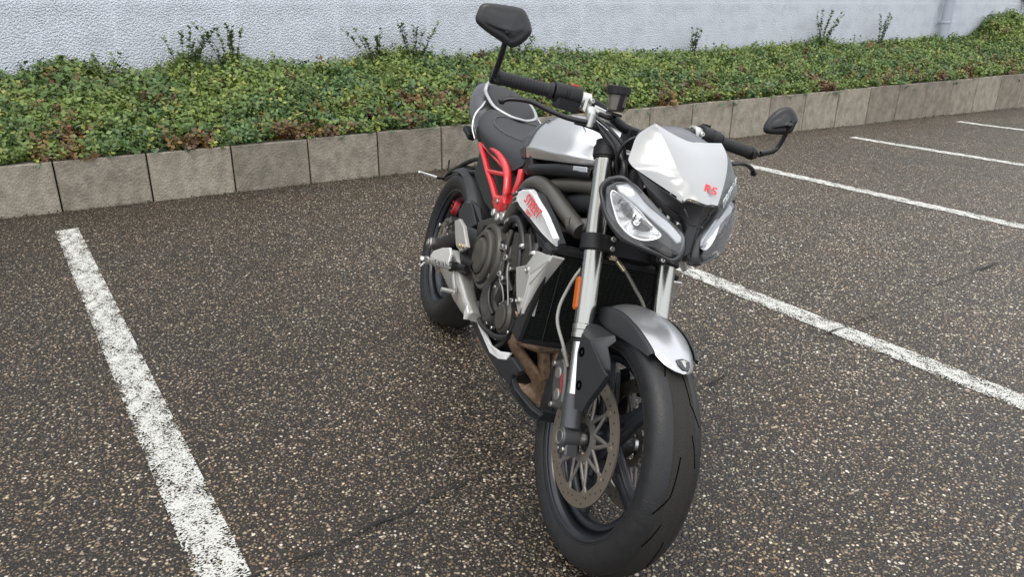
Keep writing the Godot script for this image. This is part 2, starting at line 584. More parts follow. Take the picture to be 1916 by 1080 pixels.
func build_hedge() -> void:
	hn.seed = 14; hn.frequency = 1.3; hn.fractal_octaves = 3
	var soil := mat("soil", Color(0.022, 0.018, 0.012), 0.95)
	var st := begin()
	for i in 98:
		var x := -4.6 + i * 0.2
		for j in 12:
			var q := []
			for e in [[0, 0], [1, 0], [1, 1], [0, 1]]:
				var t := float(j + e[1]) / 12.0
				var xx: float = x + e[0] * 0.2
				q.append(Vector3(xx, hedge_top(xx, t) - 0.06, lerpf(-5.16, -6.21, t)))
			quad(st, q[0], q[1], q[2], q[3], 0)
		var f0 := Vector3(x, hedge_top(x, 0) - 0.06, -5.16)
		var f1 := Vector3(x + 0.2, hedge_top(x + 0.2, 0) - 0.06, -5.16)
		quad(st, f0 - Vector3(0, 0.6, 0), f1 - Vector3(0, 0.6, 0), f1, f0, -1)
	tag(part("planting_bed", st, soil, self), "dark soil of the raised bed below the green ground cover", "soil", "", "structure")
	var lm := leaf_material("leaf", Color(1, 1, 1))
	var pn := FastNoiseLite.new(); pn.seed = 41; pn.frequency = 1.5; pn.fractal_octaves = 3
	var bn := FastNoiseLite.new(); bn.seed = 43; bn.frequency = 2.3; bn.fractal_octaves = 3
	var r := RandomNumberGenerator.new(); r.seed = 99
	var kinds := []
	for k in 3: kinds.append(finish(sprig(60 + k, 9, 0.068, 0.030), lm))
	for k in 3:
		var places := []
		var colors := []
		for i in 16500:
			var x := -1.2 + 14.6 * pow(r.randf(), 1.25)
			if i % 10 == 0: x = -4.6 + 3.6 * r.randf()
			var t := pow(r.randf(), 0.9)
			if r.randf() < 0.07: t = -0.06 * r.randf()
			var y := hedge_top(x, maxf(t, 0.0)) - r.randf_range(0.02, 0.09)
			if t < 0: y = 0.325 + 0.0055 * maxf(x, 0.0) - r.randf_range(0.0, 0.035) + 0.02 * hn.get_noise_2d(x * 3.0, 3.0)
			if r.randf() < 0.05: y += 0.05
			y += 0.05 * maxf(0.0, pn.get_noise_2d(x * 2.2 + 50.0, t * 3.0))
			var p := Vector3(x, y, lerpf(-5.205, -6.19, t))
			var b := Basis(Vector3.UP, r.randf() * TAU) * Basis(Vector3.RIGHT, r.randf_range(-0.9, 0.9))
			b = Basis(Vector3.RIGHT, 0.5) * b
			places.append(Transform3D(b.scaled(Vector3.ONE * r.randf_range(0.75, 1.3)), p))
			var v := pn.get_noise_2d(x, t * 1.5)
			var brown := bn.get_noise_2d(x, t * 1.1 + 4.0) + 0.34 * (1.0 - t) * (1.0 - t) - 0.3
			var c := Color(0.150, 0.212, 0.048).lerp(Color(0.082, 0.148, 0.046), clampf(v * 1.6 + 0.4, 0, 1))
			if r.randf() < 0.12: c = Color(0.24, 0.27, 0.06)
			if brown > r.randf_range(0.06, 0.5): c = [Color(0.16, 0.085, 0.035), Color(0.19, 0.12, 0.03), Color(0.11, 0.06, 0.035)][r.randi() % 3]
			colors.append(c * r.randf_range(0.75, 1.25))
		var o := scatter("ground_cover", kinds[k], places, colors)
		tag(o, "dense low green and russet ground cover between the concrete wall and the white house wall", "hedge", "ground cover leaves", "stuff")
	# wisps that rise out of the mat towards the wall
	var tall := finish(sprig(70, 12, 0.15, 0.026), lm)
	var places3 := []
	var colors3 := []
	for i in 900:
		var x := -1.0 + 13.0 * pow(r.randf(), 1.3)
		if pn.get_noise_2d(x * 1.6, 77.0) < r.randf_range(-0.25, 0.35): continue
		var t := r.randf_range(0.62, 0.97)
		var b := Basis(Vector3.UP, r.randf() * TAU) * Basis(Vector3.RIGHT, r.randf_range(-0.8, 0.8))
		places3.append(Transform3D(b.scaled(Vector3.ONE * r.randf_range(0.6, 1.25)), Vector3(x, hedge_top(x, t) - 0.05, lerpf(-5.17, -6.2, t))))
		colors3.append(Color(0.115, 0.17, 0.05).lerp(Color(0.15, 0.17, 0.06), r.randf()) * r.randf_range(0.7, 1.3))
	var o3 := scatter("ground_cover", tall, places3, colors3)
	tag(o3, "loose wispy sprigs rising out of the ground cover against the white wall", "hedge", "ground cover leaves", "stuff")
	# moss and litter along the foot of the blocks
	var bit := begin()
	leaf(bit, Vector3.ZERO, Basis.IDENTITY, 0.016, 0.006, Color.WHITE)
	var places4 := []
	var colors4 := []
	for i in 2600:
		var x := -2.0 + 14.0 * pow(r.randf(), 1.4)
		if pn.get_noise_2d(x * 2.0, 33.0) < r.randf_range(-0.5, 0.2): continue
		var z := -5.105 + 0.09 * pow(r.randf(), 2.2)
		var b := Basis(Vector3.UP, r.randf() * TAU) * Basis(Vector3.RIGHT, r.randf_range(-1.3, 0.2))
		places4.append(Transform3D(b.scaled(Vector3.ONE * r.randf_range(0.4, 1.2)), Vector3(x, ground_y(x, z) + 0.004, z)))
		colors4.append([Color(0.06, 0.075, 0.025), Color(0.085, 0.065, 0.035), Color(0.045, 0.055, 0.02), Color(0.13, 0.10, 0.06)][r.randi() % 4])
	var o4 := scatter("moss", finish(bit, lm), places4, colors4)
	tag(o4, "moss and leaf litter along the foot of the concrete wall", "moss", "", "stuff")
	# broad ivy leaves that hang over the blocks
	var iv := begin()
	for pr in [[0, -1], [0, 1]]:
		var s: float = pr[1]
		iv.set_color(Color.WHITE); iv.set_smooth_group(-1)
		for q in [Vector3(0, 0, 0), Vector3(s * 0.022, 0.006, -0.004), Vector3(s * 0.026, 0.004, 0.014), Vector3(0, 0, 0), Vector3(s * 0.026, 0.004, 0.014), Vector3(s * 0.012, 0.003, 0.028), Vector3(0, 0, 0), Vector3(s * 0.012, 0.003, 0.028), Vector3(0, 0.0, 0.05)]:
			iv.add_vertex(q)
	var places2 := []
	var colors2 := []
	for i in 620:
		var x := -1.0 + 12.0 * pow(r.randf(), 1.7)
		if hn.get_noise_2d(x * 2.0, 9.0) < -0.12: continue
		var t := r.randf_range(-0.05, 0.22) if r.randf() < 0.8 else r.randf()
		var y := hedge_top(x, maxf(t, 0)) + r.randf_range(-0.05, 0.02)
		if t < 0: y = 0.30 + r.randf_range(-0.01, 0.03)
		var b := Basis(Vector3.UP, r.randf_range(-1.2, 1.2)) * Basis(Vector3.RIGHT, r.randf_range(0.2, 1.1))
		places2.append(Transform3D(b.scaled(Vector3.ONE * r.randf_range(0.6, 1.15)), Vector3(x, y, lerpf(-5.15, -6.19, t))))
		colors2.append(Color(0.06, 0.105, 0.06) * r.randf_range(0.7, 1.3))
	var o2 := scatter("ivy_leaves", finish(iv, lm), places2, colors2)
	tag(o2, "scattered broad dark ivy leaves along the top of the concrete wall", "ivy", "", "stuff")
	# shoots that stand up against the white wall: x, height over the bed, lean, leaf count
	var shoots := [
		[0.30, 0.10, 0.3, 14, "thin low shoot leaning against the white wall at the far left"],
		[0.86, 0.19, 0.35, 34, "bushy leaning shoot against the wall, leftmost of the two dense ones"],
		[1.17, 0.21, -0.1, 34, "bushy upright shoot against the wall, right of the leaning dense one"],
		[2.30, 0.17, -0.5, 30, "sprawling thin shoots left of the right mirror, lower one"],
		[2.66, 0.22, 0.35, 40, "tallest sprawling shoot left of the black right mirror"],
		[3.62, 0.16, 0.2, 20, "thin shoot against the wall just right of the round black mirror"],
		[5.75, 0.20, 0.1, 22, "single dark curled shoot standing alone at the middle of the wall"],
		[7.75, 0.27, 0.15, 44, "dark tall bushy shoot left of the downpipe and right of the lone one"],
		[8.85, 0.30, -0.1, 26, "thin twiggy shoot nearest the downpipe"]]
	var stem_m := mat("stem", Color(0.05, 0.04, 0.025), 0.8)
	for s in shoots:
		var root := Node3D.new()
		root.name = "young_shoot"
		var z := -6.08
		root.position = Vector3(s[0], hedge_top(s[0], 0.88) - 0.05, z)
		add_child(root, true)
		tag(root, s[4], "plant", "shoots standing up against the white wall")
		var ss := begin()
		var ls := begin()
		for br in 8:
			var az := r.randf_range(-1.0, 1.0)
			var hh: float = s[1] * r.randf_range(0.75, 1.3) + 0.10
			var ln: float = s[2] * 0.5 + az * 0.55
			var pts := PackedVector3Array([Vector3(az * 0.06, 0, 0), Vector3(az * 0.06 + ln * hh * 0.4, hh * 0.55, 0.01), Vector3(az * 0.06 + ln * hh, hh, 0.03)])
			tube(ss, pts, 0.0022, 0.001, 5, 4)
			for k in int(s[3] * 0.9):
				var t := r.randf_range(0.2, 1.0)
				var p := catmull(pts, 8)[int(t * 15)]
				var g := r.randf_range(0.7, 1.3)
				leaf(ls, p, Basis(Vector3.UP, r.randf() * TAU) * Basis(Vector3.RIGHT, r.randf_range(-0.9, 0.5)), r.randf_range(0.026, 0.046), 0.013, Color(0.10, 0.15, 0.055) * g)
		part("stem", ss, stem_m, root)
		tag(part("leaves", ls, lm, root), "", "", "", "stuff")

func build_house() -> void:
	var wm := mat("stucco", Color(0.69, 0.725, 0.79), 0.9)
	var rough_cast := noise_tex(51, 0.038, 1024, 4, FastNoiseLite.TYPE_SIMPLEX)
	wm.albedo_texture = ramp_tex(noise_tex(53, 0.008, 512, 5), [[0.1, Color(0.86, 0.86, 0.86)], [0.5, Color(0.96, 0.96, 0.96)], [0.9, Color(1, 1, 1)]])
	relief(wm, rough_cast, 1.5, 1.25, true)
	var st := begin()
	box(st, Vector3(6, 2.2, -6.36), Vector3(34, 5.0, 0.3), 0.004)
	var root := Node3D.new()
	root.name = "house_wall"
	root.position = Vector3(6, -0.3, -6.36)
	add_child(root)
	tag(root, "white rough rendered house wall behind the planted bed", "wall")
	var o := part("wall", st, wm, root)
	o.position = -root.position
	var sill := begin()
	box(sill, Vector3(12.62, 1.225, -6.16), Vector3(1.1, 0.05, 0.14), 0.004)
	var so := part("window_sill", sill, mat("sill", Color(0.06, 0.065, 0.075), 0.5), root)
	so.position = -root.position
	# downpipe
	var pm := mat("pipe", Color(0.34, 0.365, 0.43), 0.4)
	var pr := Node3D.new()
	pr.name = "downpipe"
	pr.position = Vector3(10.19, 0.2, -6.11)
	add_child(pr)
	tag(pr, "pale grey rainwater downpipe fixed to the white wall at the right", "pipe")
	var ps := begin()
	lathe(ps, [Vector2(0.06, 0), Vector2(0.06, 4.2)], Vector3.ZERO, Vector3.UP, 28)
	part("pipe", ps, pm, pr)
	var cs := begin()
	lathe(cs, [Vector2(0.0605, 0), Vector2(0.066, 0.004), Vector2(0.066, 0.026), Vector2(0.0605, 0.03)], Vector3(0, 0.71, 0), Vector3.UP, 28, 0, true)
	box(cs, Vector3(0.0, 0.725, -0.08), Vector3(0.03, 0.024, 0.05), 0.002)
	part("bracket", cs, pm, pr)
# ------------------------------------------------------------------ the motorcycle
# bike axes: x forward, y up, z to the rider's right; origin where the front tyre meets the ground
const FORK := Vector3(-0.4051, 0.9143, 0.0)

func fork_at(s: float, z: float) -> Vector3:
	return Vector3(0, 0.3, z) + FORK * s

func wheel_profile(half: Array) -> Array:
	# mirrored (radius, height) list from right lip to left lip
	var out := []
	for p in half: out.append(p)
	for i in range(half.size() - 1, -1, -1):
		if half[i].y != 0.0: out.append(Vector2(half[i].x, -half[i].y))
	return out

func tyre_at(prof: Array, c: Vector3, ang: float, z: float, lift: float) -> Vector3:
	var r := 0.0
	var az := absf(z)
	for i in prof.size() - 1:
		if az <= prof[i].y and az >= prof[i + 1].y and prof[i].x > 0.25:
			r = lerpf(prof[i].x, prof[i + 1].x, (prof[i].y - az) / maxf(prof[i].y - prof[i + 1].y, 1e-6))
	return c + Vector3(cos(ang) * (r + lift), sin(ang) * (r + lift), z)

func build_wheel(called: String, c: Vector3, tyre_half: Array, rim_w: float, rotor: bool) -> MeshInstance3D:
	var h := rim_w * 0.5
	var st := begin()
	lathe(st, [Vector2(0.205, h - 0.022), Vector2(0.2185, h - 0.008), Vector2(0.2245, h - 0.002), Vector2(0.2295, h + 0.001), Vector2(0.2305, h + 0.005), Vector2(0.228, h + 0.007), Vector2(0.222, h + 0.002)], c, Vector3.BACK, 96)
	lathe(st, [Vector2(0.205, -h + 0.022), Vector2(0.2185, -h + 0.008), Vector2(0.2245, -h + 0.002), Vector2(0.2295, -h - 0.001), Vector2(0.2305, -h - 0.005), Vector2(0.228, -h - 0.007), Vector2(0.222, -h - 0.002)], c, Vector3.BACK, 96)
	lathe(st, wheel_profile([Vector2(0.205, h - 0.022), Vector2(0.198, h - 0.026), Vector2(0.188, h * 0.35), Vector2(0.186, 0)]), c, Vector3.BACK, 96)
	var rim := part(called, st, M.rim, bike)
	var t := begin()
	var fine := catmull_2d(tyre_half, 3)
	lathe(t, wheel_profile(fine), c, Vector3.BACK, 120)
	part("tyre", t, M.rubber, rim)
	var hub := begin()
	lathe(hub, [Vector2(0.014, 0.058), Vector2(0.03, 0.058), Vector2(0.034, 0.05), Vector2(0.034, 0.03), Vector2(0.045, 0.022), Vector2(0.045, -0.022), Vector2(0.034, -0.03), Vector2(0.034, -0.05), Vector2(0.03, -0.058), Vector2(0.014, -0.058)], c, Vector3.BACK, 32, 0, true)
	part("hub", hub, M.rim, rim)
	for k in 5:
		var a := -PI / 2 + TAU * k / 5.0
		var sp := begin()
		var u := Vector3(cos(a), sin(a), 0)
		var w := Vector3(-sin(a), cos(a), 0)
		for s in [-1.0, 1.0]:
			# each spoke forks into two ribs near the hub
			tube(sp, PackedVector3Array([c + u * 0.035 + w * 0.022 * s, c + u * 0.09 + w * 0.016 * s, c + u * 0.14 + w * 0.009 * s, c + u * 0.196 + w * 0.011 * s]), 0.0115, 0.0125, 10, 4, 1.0)
		tube(sp, PackedVector3Array([c + u * 0.10, c + u * 0.15, c + u * 0.197]), 0.014, 0.016, 10, 4, 1.0)
		part("spoke", sp, M.rim, rim)
	return rim

func catmull_2d(p: Array, n: int) -> Array:
	var out := []
	for i in p.size() - 1:
		var p0: Vector2 = p[maxi(i - 1, 0)]
		var p3: Vector2 = p[mini(i + 2, p.size() - 1)]
		for k in n: out.append(p[i].cubic_interpolate(p[i + 1], p0, p3, float(k) / n))
	out.append(p[-1])
	return out

func brake_disc(called: String, c: Vector3, z: float, ro: float, ri: float, parent: Node3D) -> void:
	var st := begin()
	var o := c + Vector3(0, 0, z)
	var n := 120
	# ring with a wavy inner edge; holes are real openings
	var holes := []
	for k in 40:
		var a := TAU * k / 40.0
		holes.append([a, lerpf(ri + 0.009, ro - 0.008, [0.15, 0.55, 0.95, 0.35][k % 4])])
	lathe(st, [Vector2(ri, -0.0022), Vector2(ro, -0.0022), Vector2(ro, 0.0022), Vector2(ri, 0.0022), Vector2(ri, -0.0022)], o, Vector3.BACK, n, 0, true)
	var rotor := part(called, st, M.disc, parent)
	var hs := begin()
	for h in holes:
		var p := o + Vector3(cos(h[0]) * h[1], sin(h[0]) * h[1], 0)
		for s in [-1.0, 1.0]:
			lathe(hs, [Vector2(0.0027, 0.0026), Vector2(0, 0.0026)], p, Vector3(0, 0, s), 8)
	tag(part("drilled_hole", hs, M.black, parent), "", "", "", "stuff")
	var cs := begin()
	var rr := ri + 0.004
	for k in 10:
		var a := TAU * k / 10.0 + 0.1
		for d in [-0.36, 0.36]:
			var p0 := o + Vector3(cos(a) * 0.048, sin(a) * 0.048, 0)
			var p1 := o + Vector3(cos(a + d) * rr, sin(a + d) * rr, 0)
			tube(cs, PackedVector3Array([p0, p0.lerp(p1, 0.5) + Vector3(cos(a), sin(a), 0) * 0.004, p1]), 0.0056, 0.0046, 8, 4, 0.7, Vector3.BACK)
	lathe(cs, [Vector2(0.036, -0.003), Vector2(0.054, -0.003), Vector2(0.054, 0.003), Vector2(0.036, 0.003), Vector2(0.036, -0.003)], o, Vector3.BACK, 40, 0, true)
	part("disc_carrier", cs, M.carrier, parent)
	var bs := begin()
	for k in 10:
		var a := TAU * k / 10.0 + 0.1 - 0.36
		var p := o + Vector3(cos(a) * rr, sin(a) * rr, 0)
		lathe(bs, [Vector2(0, 0.004), Vector2(0.005, 0.004), Vector2(0.008, 0.0035), Vector2(0.008, -0.0035), Vector2(0, -0.0035)], p, Vector3.BACK, 12, 0, true)
	pieces("disc_button", bs, M.disc, parent)

func groove(st: SurfaceTool, prof: Array, c: Vector3, pts: Array, w: float) -> void:
	var n := 10
	for i in pts.size() - 1:
		for k in n:
			var q := []
			for e in [0, 1]:
				var p: Vector2 = pts[i].lerp(pts[i + 1], float(k + e) / n)
				var d: Vector2 = (pts[i + 1] - pts[i])
				var m := Vector2(d.x * 0.3, d.y).normalized().orthogonal()
				for s in [-w, w]:
					q.append(tyre_at(prof, c, p.x + m.x * s / 0.3, clampf(p.y + m.y * s, -0.0585, 0.0585), 0.0013))
			quad(st, q[0], q[1], q[3], q[2], 0)

func build_front_end() -> void:
	var c := Vector3(0, 0.3, 0)
	var half := [Vector2(0.2265, 0.0455), Vector2(0.234, 0.053), Vector2(0.25, 0.0585), Vector2(0.265, 0.06), Vector2(0.278, 0.0555), Vector2(0.289, 0.043), Vector2(0.2972, 0.023), Vector2(0.3, 0)]
	var wheel := build_wheel("front_wheel", c, half, 0.0895, true)
	for s in [1.0, -1.0]:
		brake_disc("brake_disc", c, 0.0655 * s, 0.155, 0.121, wheel)
	var gs := begin()
	for k in 5:
		var a := TAU * k / 5.0 + 0.45
		for s in [-1.0, 1.0]:
			var o: float = a + (0.0 if s > 0 else TAU / 10.0)
			groove(gs, half, c, [Vector2(o, 0.010 * s), Vector2(o - 0.27, 0.017 * s), Vector2(o - 0.42, 0.040 * s)], 0.0013)
			groove(gs, half, c, [Vector2(o - 0.48, 0.016 * s), Vector2(o - 0.70, 0.031 * s)], 0.0012)
	pieces("tread_groove", gs, M.groove, wheel)
	var worn := begin()
	for e in [[0.031, 0.0004], [0.024, 0.0007]]:
		var pr := []
		for k in 13:
			var z: float = e[0] * (1.0 - k / 6.0)
			pr.append(Vector2(tyre_at(half, Vector3.ZERO, 0.0, z, e[1]).x, z))
		lathe(worn, pr, c, Vector3.BACK, 120)
	part("tread_band", worn, M.rubber_worn, wheel)
	var lipst := begin()
	lathe(lipst, [Vector2(0.2305, 0.0535), Vector2(0.2325, 0.0542), Vector2(0.2345, 0.0537)], c, Vector3.BACK, 90)
	part("bead_line", lipst, M.rubber, wheel)
	# fork legs
	for s in [1.0, -1.0]:
		var z: float = 0.1025 * s
		var up := begin()
		cyl(up, fork_at(0.262, z), fork_at(0.70, z), 0.0245, 36, 0.001)
		var leg := part("fork_tube", up, M.fork_silver, bike)
		var lo := begin()
		cyl(lo, fork_at(0.085, z), fork_at(0.264, z), 0.0195, 32, 0.001)
		part("stanchion", lo, M.chrome, leg)
		var col := begin()
		lathe(col, [Vector2(0.0205, 0), Vector2(0.0262, 0.002), Vector2(0.0265, 0.012), Vector2(0.0256, 0.0135), Vector2(0.0256, 0.02), Vector2(0.0265, 0.0215), Vector2(0.0262, 0.034), Vector2(0.0246, 0.036)], fork_at(0.228, z), FORK, 36, 0, true)
		part("fork_collar", col, M.fork_silver, leg)
		var seal := begin()
		lathe(seal, [Vector2(0.0196, 0), Vector2(0.0245, 0.001), Vector2(0.0245, 0.007), Vector2(0.0205, 0.008)], fork_at(0.220, z), FORK, 30, 0, true)
		part("dust_seal", seal, M.plastic, leg)
		var cap := begin()
		lathe(cap, [Vector2(0.0252, -0.012), Vector2(0.0285, -0.01), Vector2(0.0285, 0.022), Vector2(0.0265, 0.024), Vector2(0.0265, 0.034), Vector2(0.021, 0.037), Vector2(0.02, 0.033), Vector2(0.012, 0.032), Vector2(0.011, 0.038), Vector2(0, 0.038)], fork_at(0.672, z), FORK, 32, 0, true)
		part("fork_cap", cap, M.plastic, leg)
		var fb := begin()
		cyl(fb, fork_at(0.02, z), fork_at(0.10, z), 0.0245, 28, 0.003)
		cyl(fb, Vector3(0, 0.3, 0.084 * s), Vector3(0, 0.3, 0.128 * s), 0.0245, 28, 0.003)
		box(fb, fork_at(-0.028, z), Vector3(0.042, 0.026, 0.034), 0.004, Basis(Vector3.BACK, 0.417))
		box(fb, Vector3(-0.044, 0.352, z * 0.93), Vector3(0.06, 0.03, 0.026), 0.004, Basis(Vector3.BACK, 0.3))
		box(fb, Vector3(-0.07, 0.41, z * 0.93), Vector3(0.03, 0.035, 0.026), 0.004, Basis(Vector3.BACK, 0.4))
		part("axle_clamp", fb, M.fork_dark, leg)
		var pb := begin()
		bolt(pb, fork_at(-0.026, z) + Vector3(0.012, 0.004, 0.0175 * s), Vector3(0, 0, s), 0.0062, 0.005)
		bolt(pb, fork_at(-0.03, z) + Vector3(-0.012, -0.001, 0.0175 * s), Vector3(0, 0, s), 0.0062, 0.005)
		lathe(pb, [Vector2(0.0125, -0.008), Vector2(0.013, 0.0), Vector2(0.0175, 0.001), Vector2(0.018, -0.004)], Vector3(0, 0.3, 0.129 * s), Vector3(0, 0, s), 24, 0, true)
		cyl(pb, Vector3(0, 0.3, 0.06 * s), Vector3(0, 0.3, 0.084 * s), 0.0165, 24, 0.002)
		pieces("axle_fastener", pb, M.steel, leg)
		# brake caliper behind the leg
		var cal := begin()
		var cb := Basis(Vector3.BACK, 0.5)
		var cc := Vector3(-0.128, 0.372, 0.0655 * s)
		for o in [0.0255, -0.0235]:
			var pts := PackedVector3Array()
			for q in [Vector2(-0.026, -0.058), Vector2(0.012, -0.062), Vector2(0.026, -0.045), Vector2(0.03, 0.0), Vector2(0.026, 0.045), Vector2(0.012, 0.062), Vector2(-0.026, 0.058), Vector2(-0.034, 0.0)]:
				pts.append(cc + cb * Vector3(q.x, q.y, o * s + (0.008 if o * s > 0 else -0.008)))
			plate(cal, pts, Vector3(0, 0, signf(o * s)), 0.018, 0.005)
		box(cal, cc + cb * Vector3(-0.028, 0.0, 0.0), Vector3(0.014, 0.09, 0.05), 0.003, cb)
		var calo := part("brake_caliper", cal, M.caliper, bike)
		var pc := begin()
		for y in [-0.026, 0.026]:
			lathe(pc, [Vector2(0, 0.003), Vector2(0.0125, 0.003), Vector2(0.0155, 0.001), Vector2(0.0155, -0.002)], cc + cb * Vector3(-0.003, y, 0.0385 * s), Vector3(0, 0, s), 20, 0, true)
		bolt(pc, cc + cb * Vector3(-0.024, 0.05, 0.0385 * s), Vector3(0, 0, s), 0.007, 0.006)
		bolt(pc, cc + cb * Vector3(-0.024, -0.05, 0.0385 * s), Vector3(0, 0, s), 0.007, 0.006)
		cyl(pc, cc + cb * Vector3(0.02, 0.058, 0.03 * s), cc + cb * Vector3(-0.005, 0.085, 0.03 * s), 0.0075, 12)
		pieces("caliper_piston", pc, M.gold, calo)
		letters("caliper_lettering", "brembo", 0.012, 0.0006, Transform3D(Basis(cb * Vector3(0, 1, 0) * s, cb * Vector3(-1, 0, 0), Vector3(0, 0, s)), cc + cb * Vector3(0.016, 0.0, 0.0392 * s)), M.red_print, calo)
		# reflector on the leg
		var rf := begin()
		var rp := PackedVector3Array()
		for k in 18:
			var a := TAU * (k + 0.5) / 18.0
			rp.append(Vector3(-0.1385, 0.603, (0.1305 if s > 0 else 0.1265) * s) + FORK * (0.030 * signf(sin(a)) + 0.0095 * sin(a)) + Vector3(0.9143, 0.4051, 0) * cos(a) * 0.0095)
		plate(rf, rp, Vector3(0, 0, s), 0.006, 0.002)
		part("reflector", rf, M.amber, leg)
	# yokes
	var yk := begin()
	for y in [[0.457, 0.04, 0.0335], [0.678, 0.028, 0.031]]:
		for s in [1.0, -1.0]:
			cyl(yk, fork_at(y[0] - y[1] * 0.5, 0.1025 * s), fork_at(y[0] + y[1] * 0.5, 0.1025 * s), y[2], 32, 0.003)
		var yb := Basis(Vector3.BACK, 0.417)
		box(yk, fork_at(y[0], 0) + Vector3(-0.026, -0.012, 0), Vector3(0.05, y[1] * 0.9, 0.17), 0.004, yb)
	cyl(yk, fork_at(0.45, 0) + Vector3(-0.03, -0.013, 0), fork_at(0.69, 0) + Vector3(-0.03, -0.013, 0), 0.028, 24)
	for s in [1.0, -1.0]:
		box(yk, fork_at(0.457, 0.072 * s) + Vector3(0.012, 0.006, 0), Vector3(0.03, 0.038, 0.03), 0.003, Basis(Vector3.BACK, 0.417))
	var yoke := part("fork_yoke", yk, M.plastic, bike)
	var yb2 := begin()
	for s in [1.0, -1.0]:
		for d in [-0.0115, 0.0115]:
			bolt(yb2, fork_at(0.457 + d, 0.07 * s) + Vector3(0.028, 0.0125, 0), Vector3(1, 0.44, 0.1 * s), 0.0063, 0.005)
		bolt(yb2, fork_at(0.678, 0.07 * s) + Vector3(0.0, 0.002, 0), Vector3(1, 0.44, 0.2 * s), 0.006, 0.005)
		cyl(yb2, fork_at(0.678, 0.07 * s), fork_at(0.678, 0.07 * s) + Vector3(-0.03, -0.012, 0), 0.006)
	pieces("pinch_bolt", yb2, M.steel, yoke)
	# mudguard: painted cap with dark flanks
	var rows := []
	for e in [[56.6, 0.004, 0.3225], [58.5, 0.022, 0.3235], [62, 0.038, 0.3245], [69, 0.053, 0.326], [79, 0.061, 0.327], [90, 0.063, 0.327], [100, 0.062, 0.326], [110, 0.056, 0.3245], [116, 0.045, 0.323]]:
		var a: float = deg_to_rad(e[0])
		var row := PackedVector3Array()
		for t in [-1.0, -0.82, -0.5, 0.0, 0.5, 0.82, 1.0]:
			var rr: float = e[2] - 0.020 * pow(absf(t), 2.4) * clampf(e[1] / 0.05, 0.1, 1.0) + (0.0025 if absf(t) < 0.1 else 0.0)
			row.append(c + Vector3(cos(a) * rr, sin(a) * rr, e[1] * t))
		rows.append(row)
	var fs := begin()
	skin(fs, rows, 5, 4, 0.0025, c)
	var fender := part("front_mudguard", fs, M.silver, bike)
	var fl := begin()
	for s in [1.0, -1.0]:
		var rr := []
		for e in [[66.0, 0.0545, 0.3075, 0.303, 0.3], [72, 0.060, 0.3085, 0.294, 0.288], [82, 0.0645, 0.3085, 0.288, 0.272], [94, 0.066, 0.3085, 0.284, 0.262], [106, 0.063, 0.308, 0.288, 0.268], [117, 0.052, 0.307, 0.296, 0.285]]:
			var a: float = deg_to_rad(e[0])
			var u := Vector3(cos(a), sin(a), 0)
			rr.append(PackedVector3Array([c + u * (e[2] + 0.0045) + Vector3(0, 0, (e[1] - 0.0035) * s), c + u * (e[2] + 0.002) + Vector3(0, 0, (e[1] + 0.004) * s), c + u * e[3] + Vector3(0, 0, (e[1] + 0.008) * s), c + u * e[4] + Vector3(0, 0, (e[1] + 0.009) * s)]))
		skin(fl, rr, 4, 4, 0.0025, c)
	# tail of the mudguard behind the fork
	var rt := []
	for e in [[114.0, 0.054, 0.3245], [122, 0.052, 0.322], [130, 0.046, 0.318]]:
		var a: float = deg_to_rad(e[0])
		var row := PackedVector3Array()
		for t in [-1.0, -0.6, 0.0, 0.6, 1.0]:
			var q: float = e[2] - 0.018 * t * t - 0.002
			row.append(c + Vector3(cos(a) * q, sin(a) * q, e[1] * t))
		rt.append(row)
	skin(fl, rt, 4, 4, 0.0025, c)
	part("mudguard_flank", fl, M.grey_plastic, fender)
	var em := begin()
	var ea := deg_to_rad(60.6)
	var eb := Basis(Vector3(0, 0, -1), Vector3(-sin(ea), cos(ea), 0), Vector3(cos(ea), sin(ea), 0))
	var ep := PackedVector3Array()
	for q in [Vector2(-0.0165, 0.008), Vector2(0, 0.0135), Vector2(0.0165, 0.008), Vector2(0.0145, -0.005), Vector2(0.0075, -0.0155), Vector2(0, -0.0185), Vector2(-0.0075, -0.0155), Vector2(-0.0145, -0.005)]:
		ep.append(c + eb.z * 0.3262 + eb * Vector3(q.x, q.y, 0.0))
	plate(em, ep, eb.z, 0.003, 0.0012)
	var emo := part("emblem", em, M.badge_dark, fender)
	var es := begin()
	for q in [[Vector2(-0.011, 0.0035), Vector2(0, 0.0085), Vector2(0.011, 0.0035), Vector2(0.004, 0.003), Vector2(0.003, -0.006), Vector2(0, -0.011), Vector2(-0.003, -0.006), Vector2(-0.004, 0.003)]]:
		var pp := PackedVector3Array()
		for v in q: pp.append(c + eb.z * 0.3282 + eb * Vector3(v.x, v.y, 0))
		plate(es, pp, eb.z, 0.001, 0.0004)
	part("emblem_relief", es, M.steel, emo)
	# fork guards: folded plates on each leg
	for s in [1.0, -1.0]:
		var g := begin()
		for l in [G1, G2, G3, G4]:
			var gp := V(l, s)
			if s < 0:
				for i in gp.size(): gp[i] = Vector3(gp[i].x * 0.8 - 0.012, gp[i].y, gp[i].z * 0.93)
			plate(g, gp, Vector3(0.3, 0.2, s), 0.004, 0.0006)
		# inner return that closes the guard towards the wheel
		plate(g, V([-85, 554, 99, -48, 537, 131, -40, 494, 131, -62, 500, 99], s), Vector3(-1, 0, 0), 0.003, 0.0006)
		var go := part("fork_guard", g, M.grey_plastic, fender)
		var hs := begin()
		for h in [Vector3(-0.020, 0.505, 0.1325), Vector3(0.016, 0.44, 0.1325)]:
			lathe(hs, [Vector2(0, -0.0012), Vector2(0.0045, -0.0012), Vector2(0.0055, 0.0006), Vector2(0.0108, 0.0012), Vector2(0.0112, -0.001)], Vector3(h.x, h.y, (h.z + 0.0012) * s), Vector3(0, 0, s), 20, 0, true)
		pieces("guard_recess", hs, M.groove, go)
